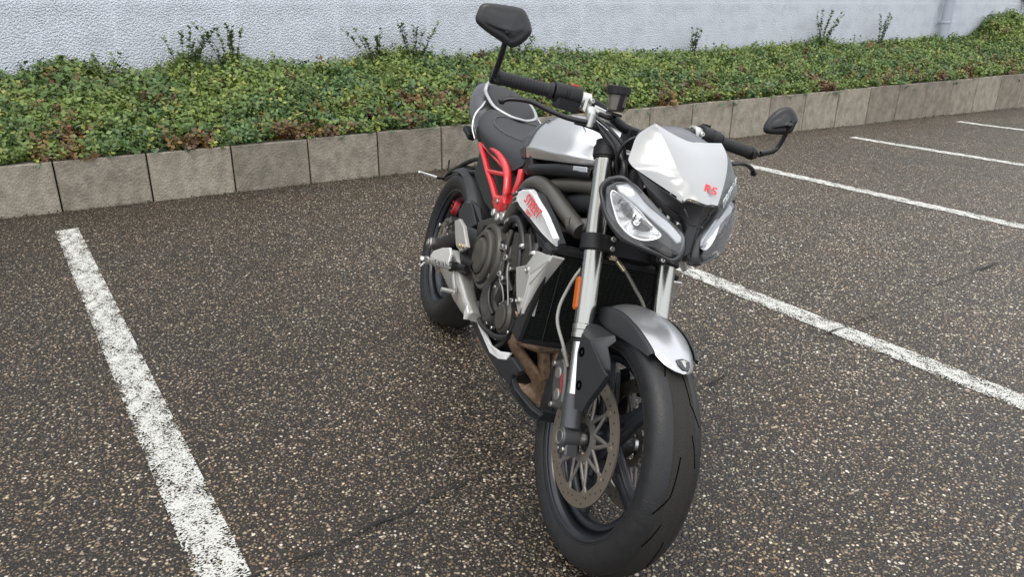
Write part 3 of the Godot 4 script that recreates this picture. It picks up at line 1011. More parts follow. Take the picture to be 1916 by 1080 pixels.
	# brake hoses
	var hz := begin()
	tube(hz, V([-215, 690, 70, -185, 640, 118, -189, 587, 130, -183, 546, 138, -165, 511, 138, -132, 470, 122, -118, 425, 100]), 0.0042, -1, 10, 6)
	part("brake_hose", hz, M.hose, bike)
	var hz2 := begin()
	tube(hz2, V([-206, 697, 33, -200, 689, 27, -192, 679, 10, -154, 642, -20, -117, 596, -50, -112, 500, -78, -120, 430, -90]), 0.0046, -1, 10, 6)
	part("brake_hose", hz2, M.hose_dark, bike)
	var un := begin()
	box(un, Vector3(-0.205, 0.692, 0.035), Vector3(0.022, 0.016, 0.022), 0.002)
	bolt(un, Vector3(-0.195, 0.694, 0.04), Vector3(1, 0.2, 0.2), 0.006, 0.008)
	tube(un, V([-196, 684, 22, -181, 668, 2]), 0.0062, -1, 10, 1)
	part("hose_union", un, M.brass, bike)
func lamp_side(p: PackedVector3Array, s: float) -> PackedVector3Array:
	# the left lamp sits a little wider and higher, as the bars are turned slightly
	if s > 0: return p
	var out := PackedVector3Array()
	for q in p: out.append(Vector3(q.x, q.y + 0.115 * absf(q.z), q.z * 1.10))
	return out

func ring_skin(st: SurfaceTool, rings: Array, g := 0) -> void:
	for i in rings.size() - 1:
		var n: int = rings[i].size()
		for k in n:
			var l := (k + 1) % n
			quad(st, rings[i][k], rings[i][l], rings[i + 1][l], rings[i + 1][k], g)

func closed_smooth(p: PackedVector3Array, n: int) -> PackedVector3Array:
	var out := PackedVector3Array()
	var k := p.size()
	for i in k:
		for j in n:
			out.append(p[i].cubic_interpolate(p[(i + 1) % k], p[(i + k - 1) % k], p[(i + 2) % k], float(j) / n))
	return out

func along_line(p: PackedVector3Array, n: int) -> PackedVector3Array:
	var total := 0.0
	for i in p.size() - 1: total += p[i].distance_to(p[i + 1])
	var out := PackedVector3Array()
	var k := 0
	var done := 0.0
	for i in n:
		var want := total * i / (n - 1)
		while k < p.size() - 2 and done + p[k].distance_to(p[k + 1]) < want:
			done += p[k].distance_to(p[k + 1])
			k += 1
		out.append(p[k].lerp(p[k + 1], clampf((want - done) / maxf(p[k].distance_to(p[k + 1]), 1e-6), 0, 1)))
	return out

func shrink(p: PackedVector3Array, amount: float, shift: Vector3) -> PackedVector3Array:
	var c := Vector3.ZERO
	for q in p: c += q
	c /= p.size()
	var out := PackedVector3Array()
	for q in p:
		var d := q - c
		out.append(c + d * maxf(0.0, 1.0 - amount / maxf(d.length(), 0.001)) + shift)
	return out

func build_face() -> void:
	for s in [1.0, -1.0]:
		var n := Vector3(0.739, 0.258, 0.623 * s).normalized()
		var outer := closed_smooth(lamp_side(V(BEZEL, s), s), 4)
		var lens := closed_smooth(lamp_side(V(LENS_EDGE, s), s), 4)
		# shell: from a rounded rim back to the bowl's rear
		var st := begin()
		ring_skin(st, [shrink(outer, 0.045, n * -0.085), shrink(outer, 0.012, n * -0.055), shrink(outer, 0.0, n * -0.02), shrink(outer, -0.001, n * -0.006), shrink(outer, 0.003, n * 0.003), shrink(outer, 0.008, n * 0.006), shrink(outer, 0.011, n * 0.003), shrink(outer, 0.0125, n * -0.004)])
		var back := shrink(outer, 0.045, n * -0.085)
		var bc := Vector3.ZERO
		for q in back: bc += q
		bc /= back.size()
		for k in back.size(): tri(st, bc, back[(k + 1) % back.size()], back[k], 3)
		var lamp := part("headlight", st, M.bezel, bike)
		# dark inner tub
		var tub := begin()
		ring_skin(tub, [shrink(outer, 0.011, n * 0.0), shrink(outer, 0.018, n * -0.012), shrink(outer, 0.024, n * -0.045)])
		var tb := shrink(outer, 0.024, n * -0.045)
		for k in tb.size(): tri(tub, bc + n * 0.035, tb[(k + 1) % tb.size()], tb[k], 3)
		part("lamp_tub", tub, M.lamp_dark, lamp)
		# bright reflector bowl, hollow, with stepped flutes
		var bw := lamp_side(V(BOWL, s), s)
		var rim := closed_smooth(bw, 4)
		var bs := begin()
		ring_skin(bs, [shrink(rim, -0.0025, n * 0.002), shrink(rim, 0.0, n * 0.0025), shrink(rim, 0.004, n * -0.004), shrink(rim, 0.012, n * -0.014), shrink(rim, 0.028, n * -0.024)])
		var deep := shrink(rim, 0.028, n * -0.03)
		var dc := Vector3.ZERO
		for q in deep: dc += q
		dc /= deep.size()
		for k in deep.size(): tri(bs, dc + n * -0.004, deep[(k + 1) % deep.size()], deep[k], 0)
		part("reflector_bowl", bs, M.bowl, lamp)
		var fl := begin()
		var ax := (bw[4] - bw[0]).normalized()
		var up := n.cross(ax).normalized()
		if up.y > 0: up = -up
		for k in 5:
			var a: Vector3 = bw[0].lerp(bw[4], 0.16 + 0.115 * k) + n * -0.012
			var hgt: float = 0.020 + 0.010 * sin(PI * (0.25 + 0.14 * k))
			tube(fl, PackedVector3Array([a + up * 0.003, a + up * hgt * 0.6 + n * -0.012, a + up * hgt * 1.05 + n * -0.008]), 0.0030, 0.0024, 8, 4, 0.7)
		pieces("reflector_flute", fl, M.lamp_dark, lamp)
		var bulb := begin()
		lathe(bulb, [Vector2(0, 0.012), Vector2(0.005, 0.011), Vector2(0.008, 0.007), Vector2(0.0085, 0.0)], dc + ax * 0.012 + n * 0.008, n, 16)
		part("bulb_shield", bulb, M.mirror_chrome, lamp)
		# light guide of the daytime lamp along the upper edge
		var dr := begin()
		plate(dr, shrink(lamp_side(V(DRL, s), s), -0.003, n * (0.0035 if s > 0 else 0.0095)), n, 0.012, 0.0025)
		part("light_guide", dr, M.guide, lamp)
		# cover glass, slightly domed
		var gl := begin()
		var lf := 0.0 if s > 0 else 0.006
		var l0 := shrink(lens, 0.0, n * (0.001 + lf))
		var l1 := shrink(lens, 0.012, n * (0.0065 + lf))
		var l2 := shrink(lens, 0.03, n * (0.010 + lf))
		ring_skin(gl, [l0, l1, l2])
		var lc := Vector3.ZERO
		for q in l2: lc += q
		lc /= l2.size()
		for k in l2.size(): tri(gl, lc + n * 0.001, l2[k], l2[(k + 1) % l2.size()], 0)
		part("lamp_glass", gl, M.lens, lamp)
	# nose between the lamps
	var ns := begin()
	for s in [1.0, -1.0]:
		plate(ns, V([-81, 917, 117, -32, 898, 72, 9, 884, 38, 0, 858, 30, -24, 868, 60, -54, 893, 100], s), Vector3(0.6, -0.1, 0.6 * s), 0.006, 0.001)
		plate(ns, V([-54, 893, 100, -24, 868, 60, -1, 857, 28, 3, 838, 14, -20, 850, 52, -50, 878, 90], s), Vector3(0.7, 0.2, 0.6 * s), 0.006, 0.001)
		plate(ns, V([9, 884, 40, 18, 893, 34, 33, 893, 0, 39, 848, 0, 30, 845, 17, 2, 857, 32], s), Vector3(1, 0, 0.4 * s), 0.006, 0.0012)
		plate(ns, V([26, 846, 14, 38, 850, 0, 44, 790, 0, 40, 778, 8, 24, 822, 16], s), Vector3(0.8, 0, 0.6 * s), 0.006, 0.001)
		plate(ns, V([-1, 857, 28, 26, 846, 14, 24, 822, 16, 3, 838, 14], s), Vector3(0.7, 0, 0.7 * s), 0.006, 0.001)
	var nose := part("nose_panel", ns, M.plastic_gloss, bike)
	var lip := begin()
	plate(lip, V([26, 848, 13, 37, 853, 0, 26, 848, -13, 30, 842, -12, 41, 846, 0, 30, 842, 12]), Vector3(1, -0.3, 0), 0.004, 0.001)
	tube(lip, V([6, 878, 33, 20, 870, 30, 26, 850, 15]), 0.0022, -1, 8, 4)
	tube(lip, V([6, 878, -33, 20, 870, -30, 26, 850, -15]), 0.0022, -1, 8, 4)
	part("nose_lip", lip, M.grey_plastic, nose)
	# small tabs under the lamps
	var tb2 := begin()
	plate(tb2, V([18, 770, 4, 34, 768, -4, 36, 752, -14, 22, 742, -16, 16, 752, -4]), Vector3(1, 0, 0.3), 0.012, 0.002)
	part("horn_bracket", tb2, M.steel, nose)
	# flyscreen
	var rows := []
	var cr := V([-119, 1022, 89, -80, 988, 70, -35, 946, 50, -12, 925, 40, 11, 890, 36])
	var ct := V([-112, 1006, 0, -66, 984, 0, -20, 950, 0, 6, 926, 0, 36, 897, 0])
	var mid := V([-118, 1012, 45, -74, 987, 37, -27, 950, 27, 0, 927, 21, 14, 898, 27])
	var cl := V([-117, 1022, -89, -78, 999, -88, -50, 968, -82, -10, 928, -60, 26, 900, -36])
	var ml := V([-117, 1012, -45, -76, 990, -45, -32, 956, -42, -4, 929, -32, 28, 899, -20])
	for i in 5:
		rows.append(PackedVector3Array([cl[i], ml[i], ct[i], mid[i], cr[i]]))
	var fsn := begin()
	skin(fsn, rows, 5, 5, 0.003, Vector3(-0.2, 0.85, 0))
	var screen := part("flyscreen", fsn, M.screen, bike)
	for s in [1.0, -1.0]:
		var out := V([-119, 1022, 89, -134, 982, 115, -109, 929, 128, -60, 906, 100, 11, 889, 36])
		if s < 0: out = V([-119, 1021, -90, -90, 995, -104, -58, 958, -118, -23, 929, -106, 22, 889, -45])
		var edge := cr if s > 0 else cl
		var sr := []
		var fe := catmull(edge, 5)
		var fo := catmull(out, 5)
		if s > 0: fo = along_line(catmull(V([-119, 1022, 89, -132, 1002, 103, -134, 982, 115, -119, 948, 124, -110, 930, 128, -96, 923, 122, -83, 919, 118, -42, 905, 80, 11, 889, 36]), 4), 21)
		else: fo = along_line(catmull(out, 8), 21)
		for i in fe.size():
			var a := fe[i]
			var b := fo[i]
			var push := Vector3(0.45, 0.45, 0.75 * s)
			var wave := 0.0004 * sin(i * 2.1) if s > 0 else 0.0
			var arch := 0.0035 * sin(PI * clampf(i / float(fe.size() - 1), 0.05, 0.95))
			sr.append(PackedVector3Array([a, a.lerp(b, 0.3) + push * (arch * 0.8 + wave), a.lerp(b, 0.65) + push * (arch * 0.8 - wave * 0.6), b]))
		var sp := begin()
		skin(sp, sr, 2, 4, 0.003, Vector3(-0.2, 0.85, 0))
		var po := part("screen_flank", sp, M.screen if s > 0 else M.screen_grey, screen)
		if s < 0:
			# pale lettering that runs along the flank
			var d := (out[4] - out[2]).normalized()
			var nn := Vector3(0.42, 0.35, -0.85).normalized()
			var up := nn.cross(-d).normalized()
			var nrm := (-d).cross(up)
			letters("flank_lettering", "TRIPLE", 0.030, 0.0008, Transform3D(Basis(-d, up, nrm), edge[2].lerp(edge[4], 0.5).lerp(out[2].lerp(out[4], 0.5), 0.62) + nrm * 0.0095), M.pale_print, po)
	letters("screen_lettering", "RS", 0.030, 0.0008, Transform3D(Basis(Vector3(0.20, -0.10, -1).normalized(), Vector3(-0.72, 0.66, -0.42).normalized(), Vector3(0.68, 0.73, 0.05).normalized()), Vector3(0.0065, 0.9265, -0.019)), M.red_print, screen)
	# instrument hood behind the screen
	var hd := begin()
	var hr := []
	for e in [[-0.112, 1.004, 0.080, 0.003], [-0.14, 1.009, 0.086, 0.012], [-0.175, 1.010, 0.086, 0.018], [-0.215, 1.0, 0.080, 0.016], [-0.24, 0.982, 0.07, 0.008]]:
		var row := PackedVector3Array()
		for t in [-1.0, -0.7, 0.0, 0.7, 1.0]:
			row.append(Vector3(e[0], e[1] + e[3] * (1.0 - t * t) - 0.006 * t * t, e[2] * t - 0.012))
		hr.append(row)
	skin(hd, hr, 4, 4, 0.012, Vector3(-0.17, 0.9, 0))
	box(hd, Vector3(-0.2, 0.955, 0), Vector3(0.03, 0.08, 0.13), 0.006, Basis(Vector3.BACK, 0.9))
	part("instrument_hood", hd, M.hood, bike)

func build_bars() -> void:
	var st := begin()
	var right := V([-355, 1022, 175, -336, 1018, 132, -312, 1002, 98, -300, 986, 62, -298, 982, 0])
	var whole := PackedVector3Array()
	for q in right: whole.append(q)
	for i in range(right.size() - 2, -1, -1): whole.append(right[i] * Vector3(1, 1, -1))
	tube(st, whole, 0.0125, -1, 16, 6)
	for s in [1.0, -1.0]:
		box(st, Vector3(-0.298, 0.965, 0.045 * s), Vector3(0.04, 0.05, 0.028), 0.004)
		tube(st, PackedVector3Array([Vector3(-0.355, 1.022, 0.175 * s), Vector3(-0.386, 1.014, 0.388 * s)]), 0.011, -1, 14, 1)
	var bar := part("handlebar", st, M.plastic, bike)
	for s in [1.0, -1.0]:
		var a := Vector3(-0.364, 1.0195, 0.246 * s)
		var b := Vector3(-0.3845, 1.0142, (0.379 if s > 0 else 0.366) * s)
		var d := (b - a).normalized()
		var g := begin()
		var prof := []
		prof.append(Vector2(0.012, 0)); prof.append(Vector2(0.0205, 0.0)); prof.append(Vector2(0.0205, 0.006)); prof.append(Vector2(0.0165, 0.009))
		for k in 14:
			var h := 0.012 + k * 0.0078
			prof.append(Vector2(0.0164, h)); prof.append(Vector2(0.0164, h + 0.0052)); prof.append(Vector2(0.0156, h + 0.006)); prof.append(Vector2(0.0156, h + 0.0072))
		prof.append(Vector2(0.018, 0.126)); prof.append(Vector2(0.018, 0.134)); prof.append(Vector2(0.012, 0.135))
		lathe(g, prof, a, d, 24, 0, true)
		part("hand_grip", g, M.rubber_grip, bar)
		var sw := begin()
		var c0 := a - d * 0.004
		lathe(sw, [Vector2(0.013, 0), Vector2(0.0225, 0.001), Vector2(0.0245, 0.004), Vector2(0.0245, 0.027), Vector2(0.022, 0.03), Vector2(0.022, 0.034), Vector2(0.0255, 0.037), Vector2(0.026, 0.064), Vector2(0.023, 0.068), Vector2(0.013, 0.069)], c0, -d, 22, 0, true)
		box(sw, c0 - d * 0.034 + Vector3(0.012, -0.022, 0), Vector3(0.034, 0.026, 0.062), 0.005)
		var swo := part("switch_housing", sw, M.plastic, bar)
		var kb := begin()
		box(kb, c0 - d * 0.05 + Vector3(-0.004, 0.0265, 0), Vector3(0.014, 0.007, 0.022), 0.002)
		part("kill_switch" if s > 0 else "switch_button", kb, M.red_switch if s > 0 else M.plastic, swo)
		var sc := begin()
		for e in [0.012, 0.03, 0.046]: bolt(sc, c0 - d * e + Vector3(0.0245, -0.012, 0), Vector3(1, -0.2, 0), 0.0025, 0.002)
		pieces("housing_screw", sc, M.steel, swo)
		# bar end, mirror stalk and mirror
		var be := begin()
		lathe(be, [Vector2(0, -0.002), Vector2(0.0165, -0.002), Vector2(0.0175, 0.002), Vector2(0.0175, 0.014), Vector2(0.0155, 0.017), Vector2(0.009, 0.018), Vector2(0, 0.015)], b + d * 0.001, d, 24, 0, true)
		box(be, b + d * 0.008 + Vector3(0.012, -0.002, 0), Vector3(0.03, 0.018, 0.014), 0.003)
		part("bar_end", be, M.plastic, bar)
	var ms := begin()
	tube(ms, V([-378, 1016, 392, -352, 1022, 398, -322, 1068, 405, -306, 1104, 410, -301, 1112, 412]), 0.0072, 0.0062, 14, 5)
	lathe(ms, [Vector2(0, 0.009), Vector2(0.006, 0.007), Vector2(0.0085, 0.002), Vector2(0.0085, -0.008)], Vector3(-0.298, 1.114, 0.412), Vector3(1, 0.1, 0.2), 16)
	part("mirror_stalk", ms, M.plastic_gloss, bar)
	mirror_head(V(MIRROR), Vector3(-0.300, 1.122, 0.41), Vector3(1, 0.1, 0.25).normalized(), Vector3(-0.299, 1.115, 0.412), bar)
	var ml := begin()
	tube(ml, V([-378, 1016, -392, -374, 1018, -399, -372, 1026, -412, -366, 1040, -432, -356, 1080, -436, -345, 1112, -428]), 0.0068, 0.0060, 14, 5)
	tube(ml, V([-366, 1022, -390, -364, 1032, -416, -362, 1046, -434]), 0.0050, 0.0050, 10, 4)
	lathe(ml, [Vector2(0, 0.009), Vector2(0.006, 0.007), Vector2(0.0085, 0.002), Vector2(0.0085, -0.012)], Vector3(-0.342, 1.112, -0.428), Vector3(1, 0.1, 0.3), 16)
	part("mirror_stalk", ml, M.plastic_gloss, bar)
	mirror_head(V(MIRROR_L), Vector3(-0.345, 1.105, -0.44), Vector3(1, 0.1, 0.5).normalized(), Vector3(-0.347, 1.112, -0.428), bar)
	# levers
	for s in [1.0, -1.0]:
		var lv := begin()
		tube(lv, V([-268, 978, 172, -272, 975, 200, -283, 974, 228, -293, 977, 262, -306, 982, 290, -313, 984, 318, -328, 977, 352, -335, 968, 368], s), 0.0092, 0.0070, 12, 5, 0.75)
		lathe(lv, [Vector2(0, 0.009), Vector2(0.006, 0.007), Vector2(0.009, 0), Vector2(0.006, -0.007), Vector2(0, -0.009)], Vector3(-0.336, 0.967, 0.370 * s), Vector3(0, 0.3, s), 14)
		var lo := part("brake_lever" if s > 0 else "clutch_lever", lv, M.plastic_gloss, bar)
		var pv := begin()
		tube(pv, V([-312, 1004, 158, -290, 990, 162, -264, 984, 172], s), 0.0125, 0.011, 12, 4)
		cyl(pv, Vector3(-0.262, 0.968, 0.172 * s), Vector3(-0.262, 1.0, 0.172 * s), 0.008, 14)
		part("lever_perch", pv, M.alloy, lo)
		var cl := begin()
		lathe(cl, [Vector2(0.013, -0.013), Vector2(0.0185, -0.012), Vector2(0.0185, 0.012), Vector2(0.013, 0.013)], Vector3(-0.3525, 1.0215, 0.163 * s), Vector3(-0.1, -0.03, s), 20, 0, true)
		box(cl, Vector3(-0.333, 1.012, 0.162 * s), Vector3(0.022, 0.032, 0.020), 0.005)
		bolt(cl, Vector3(-0.314, 1.025, 0.16 * s), Vector3(1, 0.3, 0), 0.006, 0.005)
		bolt(cl, Vector3(-0.314, 1.0, 0.16 * s), Vector3(1, 0.0, 0), 0.006, 0.005)
		cyl(cl, Vector3(-0.318, 1.008, 0.15 * s), Vector3(-0.30, 1.0, 0.105 * s), 0.0115, 16)
		part("lever_clamp", cl, M.alloy, lo)
	# brake fluid reservoir
	var rc := Vector3(-0.27, 1.018, 0.115)
	var rax := Vector3(-0.12, 1, 0.13).normalized()
	var rs := begin()
	lathe(rs, [Vector2(0, 0), Vector2(0.017, 0), Vector2(0.021, 0.004), Vector2(0.0225, 0.036), Vector2(0.0225, 0.04)], rc, rax, 28, 0, true)
	var res := part("fluid_reservoir", rs, M.smoke, bar)
	var rcp := begin()
	lathe(rcp, [Vector2(0.0262, 0.038), Vector2(0.0275, 0.041), Vector2(0.0275, 0.057), Vector2(0.0262, 0.0585), Vector2(0.012, 0.0595), Vector2(0, 0.0595)], rc, rax, 28, 0, true)
	for k in 12:
		var a := TAU * k / 12.0
		var bb := basis_for(rax)
		tube(rcp, PackedVector3Array([rc + bb * Vector3(cos(a) * 0.0273, 0.042, sin(a) * 0.0273), rc + bb * Vector3(cos(a) * 0.0273, 0.056, sin(a) * 0.0273)]), 0.0014, -1, 6, 1)
	part("reservoir_cap", rcp, M.plastic, res)
	var rb := begin()
	box(rb, rc + Vector3(-0.004, -0.006, 0.0), Vector3(0.03, 0.006, 0.03), 0.001)
	tube(rb, V([-272, 1008, 112, -285, 1000, 118, -300, 1002, 140]), 0.006, -1, 10, 4)
	box(rb, rc + rax * 0.026 + Vector3(0.0225, 0, 0.0), Vector3(0.003, 0.04, 0.012), 0.001)
	bolt(rb, rc + Vector3(0.02, 0.012, -0.006), Vector3(1, 0, 0), 0.004, 0.004)
	part("reservoir_bracket", rb, M.plastic, res)
	# cables and hoses that sweep down from the bars
	var cb := begin()
	for l in [[-300, 1000, 165, -250, 975, 120, -228, 945, 85, -235, 900, 66, -250, 850, 50], [-300, 992, 160, -262, 962, 128, -236, 930, 98, -240, 880, 72, -262, 820, 48], [-300, 985, 156, -270, 955, 122, -250, 930, 100, -255, 880, 70, -280, 820, 50], [-255, 965, -150, -225, 975, -60, -205, 985, 30, -205, 970, 88, -225, 920, 96, -235, 860, 62], [-310, 1000, -160, -280, 970, -110, -255, 930, -80, -262, 860, -55]]:
		tube(cb, V(l), 0.0042, -1, 10, 7)
	tube(cb, V([-283, 972, 200, -282, 972, 165, -283, 966, 122, -268, 952, 92, -234, 918, 76, -214, 892, 70, -222, 850, 62]), 0.0085, 0.0075, 12, 6)
	tube(cb, V([-290, 984, 165, -276, 966, 118, -256, 940, 90, -226, 905, 74, -222, 860, 68]), 0.0062, -1, 10, 6)
	pieces("control_cable", cb, M.cable, bike)

func mirror_head(edge: PackedVector3Array, c: Vector3, n: Vector3, hub: Vector3, parent: Node3D) -> void:
	var o := closed_smooth(edge, 3)
	var st := begin()
	ring_skin(st, [shrink(o, 0.001, n * -0.014), shrink(o, 0.0, n * -0.008), shrink(o, 0.002, n * -0.001), shrink(o, 0.012, n * 0.004), shrink(o, 0.016, n * 0.0035), shrink(o, 0.022, n * 0.006)])
	var r := shrink(o, 0.022, n * 0.006)
	for i in 3:
		var nx := PackedVector3Array()
		for q in r: nx.append(q.lerp(hub, 0.4) + n * 0.0035)
		ring_skin(st, [r, nx])
		r = nx
	for k in r.size(): tri(st, hub + n * 0.014, r[k], r[(k + 1) % r.size()], 0)
	var head := part("rear_view_mirror", st, M.mirror_back, parent)
	var gl := begin()
	var f := shrink(o, 0.003, n * -0.0125)
	for k in f.size(): tri(gl, c - n * 0.0125, f[(k + 1) % f.size()], f[k], 0)
	part("mirror_glass", gl, M.mirror_chrome, head)

func station(e: Array) -> PackedVector3Array:
	# half section as (y, z) pairs from the middle outwards, mirrored
	var x: float = e[0]
	var out := PackedVector3Array()
	for i in range(e.size() - 2, 0, -2): out.append(Vector3(x, e[i], -e[i + 1]))
	for i in range(1, e.size(), 2):
		if e[i + 1] != 0.0: out.append(Vector3(x, e[i], e[i + 1]))
	return out

# fills the flank between shoulder and crease so that it swells instead of lying flat
func rounded(stations: Array) -> Array:
	var out := []
	for e in stations:
		var my: float = (e[5] + e[7]) * 0.5 + 0.0065
		var mz: float = (e[6] + e[8]) * 0.5 + 0.0075
		out.append(e.slice(0, 7) + [my, mz] + e.slice(7))
	return out

func body(stations: Array, nu: int, nv: int) -> SurfaceTool:
	var st := begin()
	var rows := []
	for e in stations:
		var half := []
		for i in range(1, e.size(), 2): half.append(Vector3(e[0], e[i], e[i + 1]))
		var row := PackedVector3Array()
		for i in range(half.size() - 1, 0, -1): row.append(half[i] * Vector3(1, 1, -1))
		for q in half: row.append(q)
		rows.append(row)
	skin(st, rows, nu, nv)
	# close both ends and the underside
	var g := grid(rows, nu, nv)
	for id in [0, g.size() - 1]:
		var m := Vector3.ZERO
		for q in g[id]: m += q
		m /= g[id].size()
		for k in g[id].size(): tri(st, m, g[id][k], g[id][(k + 1) % g[id].size()], 5)
	for i in g.size() - 1:
		var f: int = g[i].size() - 1
		quad(st, g[i][0], g[i][f], g[i + 1][f], g[i + 1][0], 6)
	return st

func build_bodywork() -> void:
	# tank: x, then (y, z) pairs from the crown down to the lower edge
	var tk := body(rounded([
		[-0.318, 0.902, 0.0, 0.904, 0.03, 0.902, 0.06, 0.898, 0.092, 0.893, 0.100, 0.882, 0.094],
		[-0.335, 0.942, 0.0, 0.940, 0.04, 0.928, 0.078, 0.897, 0.112, 0.889, 0.118, 0.875, 0.110],
		[-0.39, 0.968, 0.0, 0.966, 0.05, 0.950, 0.095, 0.890, 0.142, 0.879, 0.148, 0.862, 0.138],
		[-0.46, 0.978, 0.0, 0.975, 0.06, 0.958, 0.105, 0.880, 0.154, 0.868, 0.159, 0.850, 0.148],
		[-0.56, 0.978, 0.0, 0.975, 0.06, 0.956, 0.106, 0.870, 0.153, 0.858, 0.158, 0.834, 0.147],
		[-0.67, 0.967, 0.0, 0.962, 0.058, 0.940, 0.098, 0.856, 0.142, 0.844, 0.147, 0.818, 0.138],
		[-0.76, 0.940, 0.0, 0.934, 0.052, 0.908, 0.086, 0.836, 0.122, 0.824, 0.126, 0.803, 0.120],
		[-0.84, 0.890, 0.0, 0.886, 0.045, 0.868, 0.075, 0.826, 0.10, 0.816, 0.104, 0.80, 0.10]]), 5, 5)
	var tank := part("fuel_tank", tk, M.tank, bike)
	var fc := begin()
	lathe(fc, [Vector2(0.04, -0.01), Vector2(0.04, 0.004), Vector2(0.036, 0.007), Vector2(0.03, 0.006), Vector2(0, 0.006)], Vector3(-0.45, 0.978, 0), Vector3(0.06, 1, 0), 32, 0, true)
	part("filler_cap", fc, M.plastic, tank)
	var rear := body(rounded([
		[-0.685, 0.965, 0.0, 0.960, 0.058, 0.938, 0.098, 0.856, 0.1425, 0.842, 0.1465, 0.815, 0.138],
		[-0.72, 0.956, 0.0, 0.951, 0.057, 0.928, 0.0955, 0.849, 0.1365, 0.836, 0.1405, 0.810, 0.133],
		[-0.76, 0.943, 0.0, 0.937, 0.054, 0.911, 0.089, 0.838, 0.1255, 0.825, 0.1295, 0.802, 0.123],
		[-0.845, 0.892, 0.0, 0.888, 0.047, 0.870, 0.078, 0.828, 0.103, 0.816, 0.107, 0.798, 0.103]]), 5, 5)
	part("tank_rear_cover", rear, M.tank_grey, tank)
	# seam lines of the tank cover
	var sm := begin()
	for s in [1.0, -1.0]:
		tube(sm, V([-520, 968, 84, -440, 957, 105, -380, 935, 108, -345, 915, 100], s), 0.0012, -1, 6, 5)
	part("tank_seam", sm, M.plastic, tank)
	for s in [1.0, -1.0]:
		var tb := begin()
		for q in [[-0.026, 0.0, 0.0, 0.026, 0.012, 0.0], [0.0, 0.026, 0.026, 0.0, -0.012, 0.0], [0.026, 0.0, -0.026, 0.0, 0.0, 0.007]]:
			pass
		var n := Vector3(0.15, 0.62, 0.77 * s).normalized()
		var ax := Vector3(1, 0, 0).slide(n).normalized()
		var ay := n.cross(ax) if s > 0 else ax.cross(n)
		if ay.y < 0: ay = -ay
		var c := Vector3(-0.628, 0.9400, 0.1095 * s)
		for l in [[Vector2(-0.032, -0.010), Vector2(0.0, 0.016), Vector2(-0.004, 0.006), Vector2(-0.018, -0.006)], [Vector2(0.0, 0.016), Vector2(0.032, -0.010), Vector2(0.018, -0.006), Vector2(-0.004, 0.006)], [Vector2(-0.034, -0.0135), Vector2(0.034, -0.0135), Vector2(0.030, -0.0105), Vector2(-0.030, -0.0105)], [Vector2(-0.015, -0.008), Vector2(-0.004, 0.002), Vector2(0.012, -0.008)]]:
			var p := PackedVector3Array()
			for v in l: p.append(c + ax * v.x + ay * v.y)
			plate(tb, p, n, 0.010, 0.0004)
		part("tank_badge", tb, M.badge, tank)
		# dark infill under the tank with a pale tip
		var ut := begin()
		tube(ut, V([-600, 795, 140, -520, 812, 146, -420, 836, 140, -350, 850, 122, -310, 858, 100], s), 0.017, 0.015, 12, 5)
		plate(ut, V([-780, 770, 112, -640, 770, 132, -560, 800, 155, -640, 835, 140, -790, 812, 105], s), Vector3(0, 0, s), 0.02, 0.004)
		var uo := part("tank_skirt", ut, M.plastic, tank)
		var tp := begin()
		plate(tp, V([-352, 862, 138, -312, 872, 120, -308, 860, 118, -350, 847, 136], s), Vector3(0, 0, s), 0.006, 0.0015)
		part("skirt_tip", tp, M.silver, uo)
	# rider's seat
	var seat := part("seat", body([
		[-0.715, 0.855, 0.0, 0.853, 0.045, 0.840, 0.085, 0.812, 0.118, 0.785, 0.128],
		[-0.79, 0.852, 0.0, 0.850, 0.055, 0.838, 0.098, 0.800, 0.134, 0.748, 0.136],
		[-0.88, 0.845, 0.0, 0.844, 0.065, 0.835, 0.112, 0.800, 0.148, 0.752, 0.140],
		[-1.0, 0.843, 0.0, 0.843, 0.075, 0.837, 0.128, 0.808, 0.160, 0.765, 0.145],
		[-1.12, 0.852, 0.0, 0.854, 0.08, 0.848, 0.13, 0.820, 0.158, 0.780, 0.14],
		[-1.20, 0.872, 0.0, 0.876, 0.075, 0.868, 0.12, 0.838, 0.145, 0.80, 0.13],
		[-1.255, 0.885, 0.0, 0.888, 0.06, 0.880, 0.10, 0.850, 0.125, 0.82, 0.115]], 4, 5), M.vinyl, bike)
	var sg := begin()
	for s in [1.0, -1.0]:
		tube(sg, V([-745, 852, 60, -820, 846, 85, -900, 841, 108, -1000, 842, 122, -1090, 850, 122, -1160, 866, 100, -1190, 875, 60, -1195, 876, 0], s), 0.0016, -1, 6, 8)
	part("seat_seam", sg, M.stitch, seat)
	# passenger pad with its pale surround
	var pad := part("passenger_seat", body([
		[-1.205, 0.885, 0.0, 0.884, 0.012, 0.878, 0.022, 0.870, 0.026],
		[-1.26, 0.918, 0.0, 0.914, 0.04, 0.902, 0.066, 0.885, 0.075],
		[-1.34, 0.942, 0.0, 0.938, 0.05, 0.925, 0.08, 0.905, 0.088],
		[-1.44, 0.960, 0.0, 0.955, 0.045, 0.942, 0.072, 0.925, 0.08],
		[-1.52, 0.962, 0.0, 0.958, 0.03, 0.950, 0.05, 0.94, 0.056]], 4, 4), M.vinyl_dark, bike)
	var su := begin()
	tube(su, V([-1400, 933, 90, -1330, 914, 92, -1262, 893, 80, -1215, 880, 34, -1200, 879, 0, -1215, 880, -34, -1262, 893, -80, -1330, 914, -92, -1400, 933, -90]), 0.0075, -1, 10, 6, 0.7)
	tube(su, V([-1400, 933, 90, -1440, 955, 78, -1480, 966, 60]), 0.0075, 0.005, 10, 5, 0.7)
	part("pad_surround", su, M.trim, pad)
	var pb := begin()
	lathe(pb, [Vector2(0, 0.003), Vector2(0.012, 0.002), Vector2(0.014, 0)], Vector3(-1.34, 0.942, 0.0), Vector3(0.2, 1, 0), 20)
	part("pad_badge", pb, M.plastic, pad)
